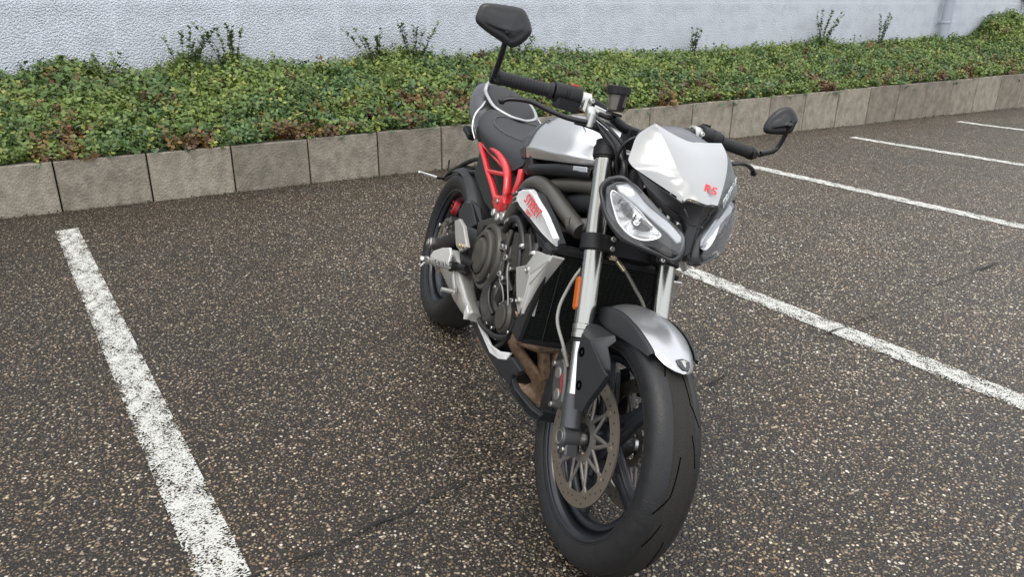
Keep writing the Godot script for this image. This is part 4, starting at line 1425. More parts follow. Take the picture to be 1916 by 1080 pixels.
	# tail unit: cowl over the back wheel with white pinstripe on each side
	var tail := part("tail_unit", body([
		[-1.22, 0.862, 0.0, 0.860, 0.09, 0.845, 0.128, 0.80, 0.138, 0.765, 0.120],
		[-1.32, 0.890, 0.0, 0.888, 0.085, 0.870, 0.130, 0.825, 0.140, 0.79, 0.118],
		[-1.42, 0.925, 0.0, 0.922, 0.08, 0.900, 0.122, 0.86, 0.128, 0.825, 0.10],
		[-1.52, 0.948, 0.0, 0.944, 0.065, 0.925, 0.095, 0.895, 0.098, 0.865, 0.075],
		[-1.62, 0.955, 0.0, 0.950, 0.04, 0.936, 0.058, 0.915, 0.060, 0.90, 0.04],
		[-1.67, 0.952, 0.0, 0.948, 0.02, 0.940, 0.03, 0.93, 0.03, 0.92, 0.02]], 4, 4), M.tail_grey, bike)
	var ts := begin()
	for s in [1.0, -1.0]:
		tube(ts, V([-1236, 770, 128, -1262, 800, 139, -1282, 836, 138, -1292, 862, 131, -1300, 880, 118, -1330, 900, 100], s), 0.0058, 0.005, 8, 5, 0.6)
	pieces("tail_stripe", ts, M.silver, tail)
	var tl := begin()
	box(tl, Vector3(-1.665, 0.935, 0), Vector3(0.03, 0.03, 0.09), 0.006)
	part("tail_light", tl, M.plastic_gloss, tail)
	var hk := begin()
	box(hk, Vector3(-1.33, 0.775, 0.128), Vector3(0.09, 0.022, 0.03), 0.005, Basis(Vector3.BACK, -0.2))
	box(hk, Vector3(-1.33, 0.775, -0.128), Vector3(0.09, 0.022, 0.03), 0.005, Basis(Vector3.BACK, -0.2))
	pieces("strap_hook", hk, M.plastic, tail)
	# number plate hanger
	var ph := begin()
	for s in [1.0, -1.0]:
		tube(ph, V([-1180, 672, 76, -1320, 640, 72, -1500, 600, 60, -1690, 535, 50, -1775, 508, 42], s), 0.011, 0.010, 10, 5, 0.8)
		tube(ph, V([-1200, 712, 78, -1340, 686, 72, -1540, 622, 58, -1700, 560, 46, -1780, 520, 40], s), 0.010, 0.010, 10, 5, 0.8)
	plate(ph, V([-1240, 675, 60, -1500, 630, 55, -1760, 520, 42, -1760, 520, -42, -1500, 630, -55, -1240, 675, -60]), Vector3(0, 1, 0), 0.006, 0.001)
	var hg := part("plate_hanger", ph, M.plastic_gloss, bike)
	var pl := begin()
	plate(pl, V([-1775, 505, 32, -1800, 520, 32, -1850, 580, 30, -1840, 590, 30, -1800, 545, 32, -1768, 520, 32]), Vector3(0, 0, 1), 0.004, 0.001)
	part("plate_bracket", pl, M.plastic, hg)
	for s in [1.0, -1.0]:
		var ind := begin()
		tube(ind, V([-1770, 515, 40, -1752, 512, 90], s), 0.006, -1, 8, 1)
		var io := part("indicator_stalk", ind, M.plastic, hg)
		var il := begin()
		tube(il, V([-1760, 512, 88, -1735, 520, 135, -1702, 529, 180], s), 0.010, 0.006, 10, 3, 0.7)
		part("indicator_lens", il, M.clear_white, io)
func build_chassis() -> void:
	for s in [1.0, -1.0]:
		var f := begin()
		tube(f, V([-262, 800, 62, -330, 780, 90, -500, 705, 118, -700, 610, 116, -830, 530, 110, -880, 430, 108], s), 0.028, 0.030, 12, 6, 0.6, Vector3.BACK)
		var spar := part("frame_spar", f, M.plastic, bike)
		var t := begin()
		tube(t, V([-655, 628, 140, -628, 668, 143, -596, 718, 146, -556, 757, 149, -497, 777, 148, -423, 775, 146, -345, 755, 137, -284, 735, 122, -250, 725, 112], s), 0.0225, 0.0225, 18, 6)
		part("frame_tube", t, M.gunmetal, spar)
		var t2 := begin()
		tube(t2, V([-470, 778, 134, -430, 795, 122, -360, 818, 104, -280, 836, 76], s), 0.0195, -1, 16, 5)
		part("frame_tube", t2, M.gunmetal, spar)
		var stub := begin()
		tube(stub, V([-300, 720, 118, -262, 738, 102, -232, 752, 80], s), 0.0205, 0.019, 16, 4)
		tube(stub, V([-286, 728, 122, -276, 733, 118], s), 0.0265, -1, 18, 1)
		part("tube_stub", stub, M.gunmetal, spar)
		# red rear subframe
		var r := begin()
		tube(r, V([-1150, 764, 128, -1057, 734, 132, -972, 704, 135, -900, 679, 135, -833, 654, 136, -790, 643, 138], s), 0.0115, 0.0125, 10, 5, 0.8)
		tube(r, V([-1120, 782, 128, -1040, 783, 135, -975, 783, 142, -893, 780, 145, -817, 764, 145, -768, 742, 145, -741, 712, 145, -729, 682, 144, -740, 650, 142], s), 0.0112, 0.0148, 10, 5, 0.85)
		tube(r, V([-968, 708, 137, -760, 742, 143], s), 0.0075, -1, 8, 1)
		tube(r, V([-1110, 770, 134, -964, 762, 140, -780, 748, 143], s), 0.0055, -1, 8, 3)
		plate(r, V([-800, 668, 148, -770, 672, 149, -722, 690, 149, -712, 664, 147, -735, 632, 144, -790, 624, 142, -838, 640, 142], s), Vector3(0, 0, s), 0.024, 0.006)
		tube(r, V([-706, 700, 128, -700, 740, 128, -712, 772, 126], s), 0.012, -1, 10, 4)
		var sub := part("rear_subframe", r, M.red_frame, spar)
		var rb := begin()
		bolt(rb, Vector3(-0.756, 0.657, 0.1555 * s), Vector3(0, 0, s), 0.0085, 0.006)
		part("frame_bolt", rb, M.steel, sub)
		var inner := begin()
		plate(inner, V([-1200, 755, 100, -1057, 778, 108, -900, 775, 116, -770, 745, 118, -720, 690, 118, -740, 640, 112, -830, 640, 110, -960, 690, 106], s), Vector3(0, 0, s), 0.01, 0.002)
		part("side_infill", inner, M.infill, sub)
		# white side panel with red lettering and dark back edge
		var p := begin()
		plate(p, V(PANEL, s), Vector3(0.1, 0.1, s), 0.012, 0.003)
		var panel := part("side_panel", p, M.panel_white, bike)
		var pbk := begin()
		plate(pbk, V([-590, 716, 176, -552, 748, 178, -500, 757, 180, -400, 765, 182, -290, 728, 176, -228, 690, 166, -232, 668, 158, -292, 660, 152, -400, 672, 162, -515, 688, 168, -572, 690, 170], s), Vector3(0.1, 0.1, s), 0.014, 0.003)
		plate(pbk, V([-391, 668, 164, -300, 660, 158, -262, 664, 152, -290, 640, 146, -373, 640, 156], s), Vector3(0.1, -0.3, s), 0.008, 0.002)
		part("panel_backing", pbk, M.grey_plastic, panel)
		var vt := begin()
		for k in 3:
			var c := Vector3(-0.556 + 0.008 * k, 0.728 - 0.011 * k, 0.1845 * s)
			box(vt, c, Vector3(0.026, 0.0045, 0.01), 0.001, Basis(Vector3.BACK, 0.5))
		pieces("panel_vent", vt, M.silver, panel)
		var d := (Vector3(-0.26, 0.706, 0.184 * s) - Vector3(-0.50, 0.742, 0.189 * s)).normalized()
		if s < 0: d = -d
		var n := Vector3(0.06, 0.16, s).normalized()
		var up := n.cross(d).normalized()
		n = d.cross(up)
		letters("panel_lettering", "STREET", 0.035, 0.0008, Transform3D(Basis(d, up + d * 0.18, n), Vector3(-0.390, 0.733, 0.1918 * s) + n * 0.0036), M.red_print, panel)
		letters("panel_lettering", "TRIPLE", 0.013, 0.0008, Transform3D(Basis(d, up, n), Vector3(-0.408, 0.7085, 0.1868 * s) + n * 0.0066), M.red_print, panel)
		# silver shroud beside the radiator
		var sh := begin()
		var A := V([-290, 645, 190, -207, 661, 186, -210, 646, 188, -258, 565, 196, -255, 489, 192, -267, 478, 190, -285, 474, 188, -318, 483, 184, -380, 531, 180, -408, 562, 180, -336, 592, 186, -262, 588, 201, -262, 500, 196], s)
		plate(sh, PackedVector3Array([A[0], A[1], A[2], A[11], A[10]]), Vector3(0.3, 0.1, s), 0.008, 0.003)
		plate(sh, PackedVector3Array([A[11], A[10], A[9], A[8], A[7], A[6], A[12]]), Vector3(0, 0, s), 0.008, 0.002)
		plate(sh, PackedVector3Array([A[2], A[3], A[4], A[5], A[12], A[11]]), Vector3(0.6, 0, s), 0.008, 0.002)
		plate(sh, PackedVector3Array([A[1] + Vector3(0.001, 0, 0), A[2], A[3], A[4], A[4] + Vector3(0.006, 0, -0.03 * s), A[3] + Vector3(0.006, 0, -0.03 * s), A[1] + Vector3(0.006, 0, -0.03 * s)]), Vector3(1, 0, 0.2 * s), 0.005, 0.001)
		var shroud := part("radiator_shroud", sh, M.shroud, bike)
		var sb := begin()
		for q in [Vector3(-0.296, 0.592, 0.1985), Vector3(-0.304, 0.506, 0.1945)]:
			lathe(sb, [Vector2(0, 0.0025), Vector2(0.004, 0.0025), Vector2(0.0052, 0.004), Vector2(0.0088, 0.003), Vector2(0.0105, -0.003)], Vector3(q.x, q.y, q.z * s), Vector3(0, 0, s), 16, 0, true)
		pieces("shroud_bolt", sb, M.steel, shroud)
	# radiator
	var rd := begin()
	var rbz := Basis(Vector3.BACK, -0.12)
	var rcn := Vector3(-0.262, 0.545, 0)
	box(rd, rcn + rbz * Vector3(-0.012, 0, 0), Vector3(0.03, 0.25, 0.345), 0.004, rbz)
	box(rd, rcn + rbz * Vector3(0, 0, 0.178), Vector3(0.045, 0.26, 0.022), 0.006, rbz)
	box(rd, rcn + rbz * Vector3(0, 0, -0.178), Vector3(0.045, 0.26, 0.022), 0.006, rbz)
	box(rd, rcn + rbz * Vector3(0.0, 0.128, 0), Vector3(0.04, 0.012, 0.345), 0.003, rbz)
	box(rd, rcn + rbz * Vector3(0.0, -0.128, 0), Vector3(0.04, 0.012, 0.345), 0.003, rbz)
	var rad := part("radiator", rd, M.black, bike)
	for k in 42:
		var tu := begin()
		box(tu, rcn + rbz * Vector3(0.006, -0.1185 + k * 0.0058, 0), Vector3(0.012, 0.0022, 0.334), 0.0004, rbz)
		part("radiator_tube", tu, M.rad_tube, rad)
	var gd := begin()
	for s in [1.0, -1.0]:
		tube(gd, PackedVector3Array([rcn + rbz * Vector3(0.017, 0.12, 0.145 * s), rcn + rbz * Vector3(0.017, -0.122, 0.115 * s)]), 0.0016, -1, 6, 1)
	pieces("radiator_edge", gd, M.rad_tube, rad)
	# belly pan and its pale stripe
	for s in [1.0, -1.0]:
		var bp := begin()
		plate(bp, V([-759, 285, 150, -721, 323, 155, -474, 292, 155, -391, 304, 152, -333, 337, 147, -267, 330, 140, -289, 304, 138, -322, 292, 136, -330, 250, 128, -406, 262, 146, -546, 265, 150], s), Vector3(0, -0.1, s), 0.012, 0.003)
		plate(bp, V([-322, 280, 134, -290, 268, 130, -215, 256, 108, -186, 250, 88, -197, 230, 83, -227, 225, 97, -322, 245, 126], s), Vector3(0.3, -0.2, s), 0.010, 0.003)
		plate(bp, V([-760, 283, 146, -546, 263, 146, -406, 260, 142, -470, 215, 60, -560, 205, 10, -760, 225, 10], s), Vector3(0, -1, 0.3 * s), 0.008, 0.002)
		plate(bp, V([-188, 265, 88, -197, 232, 83, -192, 226, 0, -185, 255, 0], s), Vector3(1, 0, 0.2 * s), 0.008, 0.002)
		var pan := part("belly_pan", bp, M.grey_plastic, bike)
		var sp := begin()
		plate(sp, V([-738, 322, 158, -716, 334, 159, -470, 306, 159, -405, 318, 157, -340, 345, 152, -352, 318, 154, -398, 298, 156, -461, 286, 158], s), Vector3(0, 0.1, s), 0.005, 0.0015)
		part("pan_stripe", sp, M.panel_white, pan)
		var ed := begin()
		tube(ed, V([-400, 262, 149, -322, 244, 131, -230, 224, 101, -198, 230, 86], s), 0.0032, 0.0025, 8, 5)
		part("pan_lip", ed, M.plastic_gloss, pan)
	# headlines: three exhaust headers and the cross pipe
	var hs := [[-430, 430, 128, -420, 385, 136, -415, 335, 108, -405, 294, 66, -400, 256, 24, -410, 192, -14], [-430, 450, 52, -420, 422, 55, -415, 378, 40, -405, 338, 28, -400, 265, 4, -410, 186, -18], [-430, 450, -30, -420, 420, -26, -415, 378, -24, -410, 340, -20, -405, 290, -20, -412, 200, -26]]
	for l in hs:
		var h := begin()
		tube(h, V(l), 0.0175, 0.0185, 18, 6)
		part("exhaust_header", h, M.header, bike)
	var xp := begin()
	tube(xp, V([-400, 362, 116, -388, 356, 80, -384, 352, 42, -390, 356, 5, -405, 360, -22]), 0.0125, -1, 14, 5)
	tube(xp, V([-405, 205, -18, -460, 190, 0, -560, 215, 60, -640, 270, 120]), 0.032, 0.03, 16, 5)
	pieces("exhaust_link", xp, M.header, bike)

func build_engine() -> void:
	var eng := begin()
	box(eng, Vector3(-0.63, 0.40, 0), Vector3(0.36, 0.28, 0.25), 0.02)
	box(eng, Vector3(-0.72, 0.52, 0), Vector3(0.20, 0.12, 0.23), 0.02)
	box(eng, Vector3(-0.46, 0.57, 0), Vector3(0.17, 0.26, 0.27), 0.012, Basis(Vector3.BACK, -0.35))
	box(eng, Vector3(-0.385, 0.70, 0), Vector3(0.17, 0.08, 0.29), 0.015, Basis(Vector3.BACK, -0.35))
	box(eng, Vector3(-0.58, 0.26, 0), Vector3(0.26, 0.10, 0.16), 0.02)
	var engine := part("engine", eng, M.engine_black, bike)
	var fin := begin()
	for k in 5:
		box(fin, Vector3(-0.455 + 0.012 * k, 0.50 + k * 0.03, 0), Vector3(0.185, 0.006, 0.284), 0.002, Basis(Vector3.BACK, -0.35))
	pieces("cooling_fin", fin, M.engine_black, engine)
	for s in [1.0, -1.0]:
		# round cover on the clutch side, its twin on the other
		var c := begin()
		var cc := Vector3(-0.715, 0.492, 0.115 * s)
		lathe(c, [Vector2(0.115, 0.0), Vector2(0.115, 0.012), Vector2(0.106, 0.02), Vector2(0.104, 0.036), Vector2(0.099, 0.045), Vector2(0.088, 0.047), Vector2(0.087, 0.040), Vector2(0.083, 0.040), Vector2(0.081, 0.056), Vector2(0.074, 0.062), Vector2(0.062, 0.063), Vector2(0.061, 0.055), Vector2(0.056, 0.055), Vector2(0.054, 0.066), Vector2(0.045, 0.071), Vector2(0, 0.073)], cc, Vector3(0, 0, s), 48, 0, true)
		plate(c, PackedVector3Array([cc + Vector3(-0.05, 0.09, 0.03 * s), cc + Vector3(0.08, 0.12, 0.03 * s), cc + Vector3(0.11, 0.10, 0.03 * s), cc + Vector3(0.13, -0.03, 0.03 * s), cc + Vector3(0.06, -0.10, 0.03 * s), cc + Vector3(-0.02, -0.05, 0.03 * s)]), Vector3(0, 0, s), 0.03, 0.006)
		var clutch := part("clutch_cover", c, M.bronze, engine)
		var cb := begin()
		for k in 9:
			var a := TAU * k / 9.0 + 0.25
			bolt(cb, cc + Vector3(cos(a) * 0.110, sin(a) * 0.110, 0.014 * s), Vector3(0, 0, s), 0.0062, 0.007)
		for q in [Vector3(0.125, 0.02, 0.032), Vector3(0.12, 0.085, 0.032), Vector3(0.075, 0.112, 0.032)]:
			bolt(cb, cc + q * Vector3(1, 1, s), Vector3(0, 0, s), 0.007, 0.007)
		pieces("cover_bolt", cb, M.steel, clutch)
		var w := begin()
		var wc := Vector3(-0.60, 0.385, 0.118 * s)
		lathe(w, [Vector2(0.085, 0.0), Vector2(0.085, 0.014), Vector2(0.074, 0.024), Vector2(0.07, 0.036), Vector2(0.05, 0.042), Vector2(0.046, 0.038), Vector2(0, 0.038)], wc, Vector3(0, 0, s), 40)
		lathe(w, [Vector2(0.05, 0.0), Vector2(0.05, 0.03), Vector2(0.043, 0.038), Vector2(0, 0.039)], Vector3(-0.455, 0.40, 0.122 * s), Vector3(0, 0, s), 32, 0, true)
		box(w, Vector3(-0.53, 0.40, 0.125 * s), Vector3(0.10, 0.10, 0.03), 0.006)
		var wp := part("generator_cover", w, M.engine_grey, engine)
		var cp := begin()
		lathe(cp, [Vector2(0.036, 0.0), Vector2(0.036, 0.004), Vector2(0.033, 0.006), Vector2(0, 0.006)], Vector3(-0.455, 0.40, 0.160 * s), Vector3(0, 0, s), 28, 0, true)
		part("round_cap", cp, M.bronze, wp)
		var wb := begin()
		for q in [Vector2(-0.675, 0.43), Vector2(-0.66, 0.32), Vector2(-0.57, 0.315), Vector2(-0.53, 0.44), Vector2(-0.50, 0.36), Vector2(-0.455, 0.452), Vector2(-0.41, 0.375), Vector2(-0.45, 0.348), Vector2(-0.53, 0.335)]:
			bolt(wb, Vector3(q.x, q.y, 0.143 * s), Vector3(0, 0, s), 0.0065, 0.008)
		pieces("cover_bolt", wb, M.steel, wp)
		# loom and pipes beside the cylinders
		var lm := begin()
		tube(lm, V([-640, 300, 135, -560, 270, 140, -470, 300, 142, -420, 350, 142, -400, 420, 140], s), 0.009, -1, 10, 6)
		tube(lm, V([-700, 620, 128, -610, 600, 140, -560, 560, 146, -520, 500, 148, -480, 470, 140], s), 0.010, -1, 10, 6)
		tube(lm, V([-520, 655, 150, -470, 600, 158, -440, 540, 156, -430, 480, 148], s), 0.0085, -1, 10, 6)
		pieces("engine_hose", lm, M.cable, engine)
		var wr := begin()
		tube(wr, V([-560, 520, 150, -540, 480, 162, -500, 470, 164, -480, 440, 158, -500, 420, 158], s), 0.0022, -1, 6, 6)
		tube(wr, V([-540, 540, 150, -500, 520, 164, -470, 480, 160, -440, 440, 156], s), 0.0025, -1, 6, 6)
		pieces("wire", wr, M.hose, engine)
		var rod := begin()
		tube(rod, V([-575, 620, 156, -560, 545, 160, -545, 500, 158], s), 0.008, 0.006, 10, 3)
		plate(rod, V([-560, 620, 150, -440, 650, 156, -380, 600, 156, -420, 540, 152, -540, 520, 148], s), Vector3(0, 0, s), 0.012, 0.004)
		part("engine_side_cover", rod, M.engine_grey, engine)
		var fast := begin()
		for q in [Vector3(-0.592, 0.562, 0.158), Vector3(-0.565, 0.567, 0.158), Vector3(-0.535, 0.548, 0.160), Vector3(-0.545, 0.495, 0.16), Vector3(-0.525, 0.488, 0.158)]:
			bolt(fast, q * Vector3(1, 1, s), Vector3(0.2, 0.1, s), 0.009, 0.011)
		pieces("engine_bolt", fast, M.steel, engine)
		# linkage block above the cover
		var bk := begin()
		for k in 4:
			cyl(bk, Vector3(-0.765 + 0.044 * k, 0.617 + 0.005 * k - 0.008 * (k % 2), 0.128 * s), Vector3(-0.765 + 0.044 * k, 0.620 + 0.005 * k - 0.008 * (k % 2), 0.160 * s), 0.0125, 14, 0.003)
		box(bk, Vector3(-0.70, 0.632, 0.128 * s), Vector3(0.19, 0.030, 0.022), 0.005, Basis(Vector3.BACK, 0.11))
		part("throttle_linkage", bk, M.alloy, engine)
		var brk := begin()
		plate(brk, V([-887, 554, 150, -742, 616, 150, -700, 606, 150, -720, 580, 150, -819, 560, 150, -845, 510, 150, -867, 512, 150], s), Vector3(0, 0.2, s), 0.02, 0.004)
		part("engine_bracket", brk, M.engine_grey, engine)
	# crowded pipework on the visible side
	for s in [1.0, -1.0]:
		var q1 := begin()
		tube(q1, V([-640, 600, 150, -600, 640, 158, -540, 660, 160, -490, 640, 158, -450, 600, 155], s), 0.0115, -1, 12, 6)
		tube(q1, V([-380, 640, 150, -360, 590, 160, -350, 540, 160, -345, 480, 150], s), 0.015, -1, 14, 6)
		tube(q1, V([-660, 360, 158, -600, 330, 164, -520, 330, 166, -440, 345, 160, -390, 370, 150], s), 0.0075, -1, 10, 6)
		tube(q1, V([-570, 480, 160, -590, 440, 164, -560, 400, 166, -520, 380, 160], s), 0.006, -1, 10, 6)
		pieces("engine_hose", q1, M.cable, engine)
		var q2 := begin()
		for e in [[-0.600, 0.640, 0.158, 0.0135], [-0.372, 0.615, 0.155, 0.0175], [-0.348, 0.505, 0.156, 0.0175], [-0.46, 0.607, 0.156, 0.0135]]:
			lathe(q2, [Vector2(e[3] - 0.002, -0.005), Vector2(e[3], -0.004), Vector2(e[3], 0.004), Vector2(e[3] - 0.002, 0.005)], Vector3(e[0], e[1], e[2] * s), Vector3(0.5, -0.8, 0.0), 16, 0, true)
		pieces("hose_clamp", q2, M.steel, engine)
		var q3 := begin()
		box(q3, Vector3(-0.60, 0.565, 0.146 * s), Vector3(0.05, 0.035, 0.03), 0.006, Basis(Vector3.BACK, 0.3))
		box(q3, Vector3(-0.515, 0.44, 0.152 * s), Vector3(0.04, 0.055, 0.025), 0.006, Basis(Vector3.BACK, -0.2))
		box(q3, Vector3(-0.42, 0.50, 0.148 * s), Vector3(0.05, 0.03, 0.02), 0.005, Basis(Vector3.BACK, 0.5))
		pieces("connector", q3, M.plastic, engine)
		var q4 := begin()
		for e in [[-0.64, 0.455, 0.155], [-0.635, 0.52, 0.152], [-0.575, 0.445, 0.152], [-0.49, 0.53, 0.158], [-0.43, 0.46, 0.150], [-0.40, 0.56, 0.157], [-0.56, 0.335, 0.15], [-0.47, 0.33, 0.146]]:
			bolt(q4, Vector3(e[0], e[1], e[2] * s), Vector3(0.1, 0.1, s), 0.0065, 0.008)
		pieces("engine_bolt", q4, M.steel, engine)
	# rear suspension, swinging arm and gear
	for s in [1.0, -1.0]:
		var hp := begin()
		plate(hp, V([-986, 518, 196, -944, 538, 196, -868, 535, 200, -812, 516, 204, -760, 497, 206, -785, 482, 204, -832, 459, 200, -896, 456, 196, -940, 476, 194], s), Vector3(0, 0.1, s), 0.008, 0.003)
		var heel := part("heel_guard", hp, M.shroud, bike)
		var hb := begin()
		for q in [Vector3(-0.84, 0.476, 0.205), Vector3(-0.795, 0.487, 0.208)]: bolt(hb, q * Vector3(1, 1, s), Vector3(0, 0, s), 0.0075, 0.006)
		pieces("guard_bolt", hb, M.brass, heel)
		var bx := begin()
		tube(bx, V([-895, 470, 172, -850, 440, 178, -780, 445, 185, -735, 450, 176], s), 0.014, 0.016, 10, 4)
		tube(bx, V([-930, 385, 175, -850, 400, 190, -760, 430, 185], s), 0.013, 0.015, 10, 4)
		cyl(bx, Vector3(-0.845, 0.402, 0.19 * s), Vector3(-0.845, 0.402, 0.218 * s), 0.017, 16)
		plate(bx, V([-940, 375, 170, -840, 375, 182, -735, 430, 180, -745, 470, 176, -850, 450, 176], s), Vector3(0, 0, s), 0.012, 0.004)
		var hanger := part("foot_rest_hanger", bx, M.plastic, bike)
		var pg := begin()
		tube(pg, V([-842, 402, 214, -808, 412, 275, -770, 430, 322], s), 0.0105, 0.0085, 12, 4)
		tube(pg, V([-776, 428, 318, -752, 437, 338], s), 0.0095, 0.0065, 10, 1)
		tube(pg, V([-770, 428, 318, -772, 405, 330], s), 0.0045, 0.0035, 8, 1)
		for k in 6:
			var q := Vector3(-0.83 + 0.0105 * k, 0.4065 + 0.004 * k, 0.232 + 0.0165 * k)
			lathe(pg, [Vector2(0.0085, -0.002), Vector2(0.0122, -0.002), Vector2(0.0122, 0.002), Vector2(0.0085, 0.002)], q * Vector3(1, 1, s), Vector3(0.45, 0.17, 0.87 * s), 14, 0, true)
		part("foot_rest", pg, M.alloy, hanger)
		var pd := begin()
		tube(pd, V([-860, 398, 200, -800, 372, 206, -745, 358, 212, -722, 358, 225], s), 0.008, 0.0065, 10, 4)
		tube(pd, V([-726, 358, 220, -728, 358, 262], s), 0.0075, -1, 10, 1)
		part("brake_pedal" if s > 0 else "gear_lever", pd, M.alloy, hanger)
		# swinging arm
		var sa := begin()
		tube(sa, V([-860, 440, 92, -980, 470, 108, -1120, 440, 116, -1300, 350, 118, -1400, 316, 116, -1450, 312, 114], s), 0.034, 0.026, 14, 5, 0.5, Vector3.BACK)
		var arm := part("swinging_arm", sa, M.arm, bike)
		var ax := begin()
		cyl(ax, Vector3(-1.41, 0.315, 0.10 * s), Vector3(-1.41, 0.315, 0.142 * s), 0.022, 20, 0.003)
		bolt(ax, Vector3(-1.41, 0.315, 0.142 * s), Vector3(0, 0, s), 0.016, 0.008)
		part("axle_nut", ax, M.steel, arm)
	var gp := begin()
	plate(gp, V([-1290, 492, 98, -1235, 540, 95, -1176, 548, 92, -1030, 512, 104, -1090, 470, 112, -1200, 452, 108]), Vector3(0, 0.5, 1), 0.012, 0.003)
	plate(gp, V([-1300, 505, 92, -1240, 556, 84, -1120, 556, 80, -1050, 525, 84, -1040, 515, 90, -1176, 548, 89]), Vector3(0, 1, 0.5), 0.01, 0.003)
	part("chain_guard", gp, M.infill, bike)
	var shk := begin()
	cyl(shk, Vector3(-0.86, 0.40, 0.0), Vector3(-0.80, 0.70, 0.02), 0.02, 16)
	for k in 26:
		pass
	var coil := PackedVector3Array()
	for k in 120:
		var a := TAU * k / 14.0
		var base := Vector3(-0.855, 0.43, 0.0).lerp(Vector3(-0.805, 0.66, 0.018), k / 119.0)
		coil.append(base + Vector3(cos(a), 0, sin(a)) * 0.034)
	tube(shk, coil, 0.006, -1, 8, 1)
	part("rear_shock", shk, M.plastic, bike)
	# undertray and mudguard over the back wheel
	var hg := begin()
	var c := Vector3(-1.41, 0.315, 0)
	var rows := []
	for e in [[32.0, 0.335], [45.0, 0.334], [60.0, 0.333], [78.0, 0.331], [96.0, 0.330], [112.0, 0.330]]:
		var a: float = deg_to_rad(e[0])
		var row := PackedVector3Array()
		for t in [-1.0, -0.7, 0.0, 0.7, 1.0]:
			var r: float = e[1] - 0.035 * absf(t * t * t)
			row.append(c + Vector3(cos(a) * r, sin(a) * r, 0.098 * t))
		rows.append(row)
	skin(hg, rows, 4, 4, 0.003, c)
	part("rear_mudguard", hg, M.infill, bike)
	var ut := begin()
	plate(ut, V([-800, 735, 92, -1250, 750, 92, -1250, 640, 88, -1050, 590, 92, -830, 570, 92]), Vector3(0, 0, 1), 0.012, 0.004)
	plate(ut, V([-800, 735, -92, -1250, 750, -92, -1250, 640, -88, -1050, 590, -92, -830, 570, -92]), Vector3(0, 0, -1), 0.012, 0.004)
	plate(ut, V([-1250, 690, 88, -1250, 690, -88, -1060, 640, -92, -900, 560, -92, -900, 560, 92, -1060, 640, 92]), Vector3(-0.3, -1, 0), 0.008, 0.002)
	part("undertray", ut, M.infill, bike)

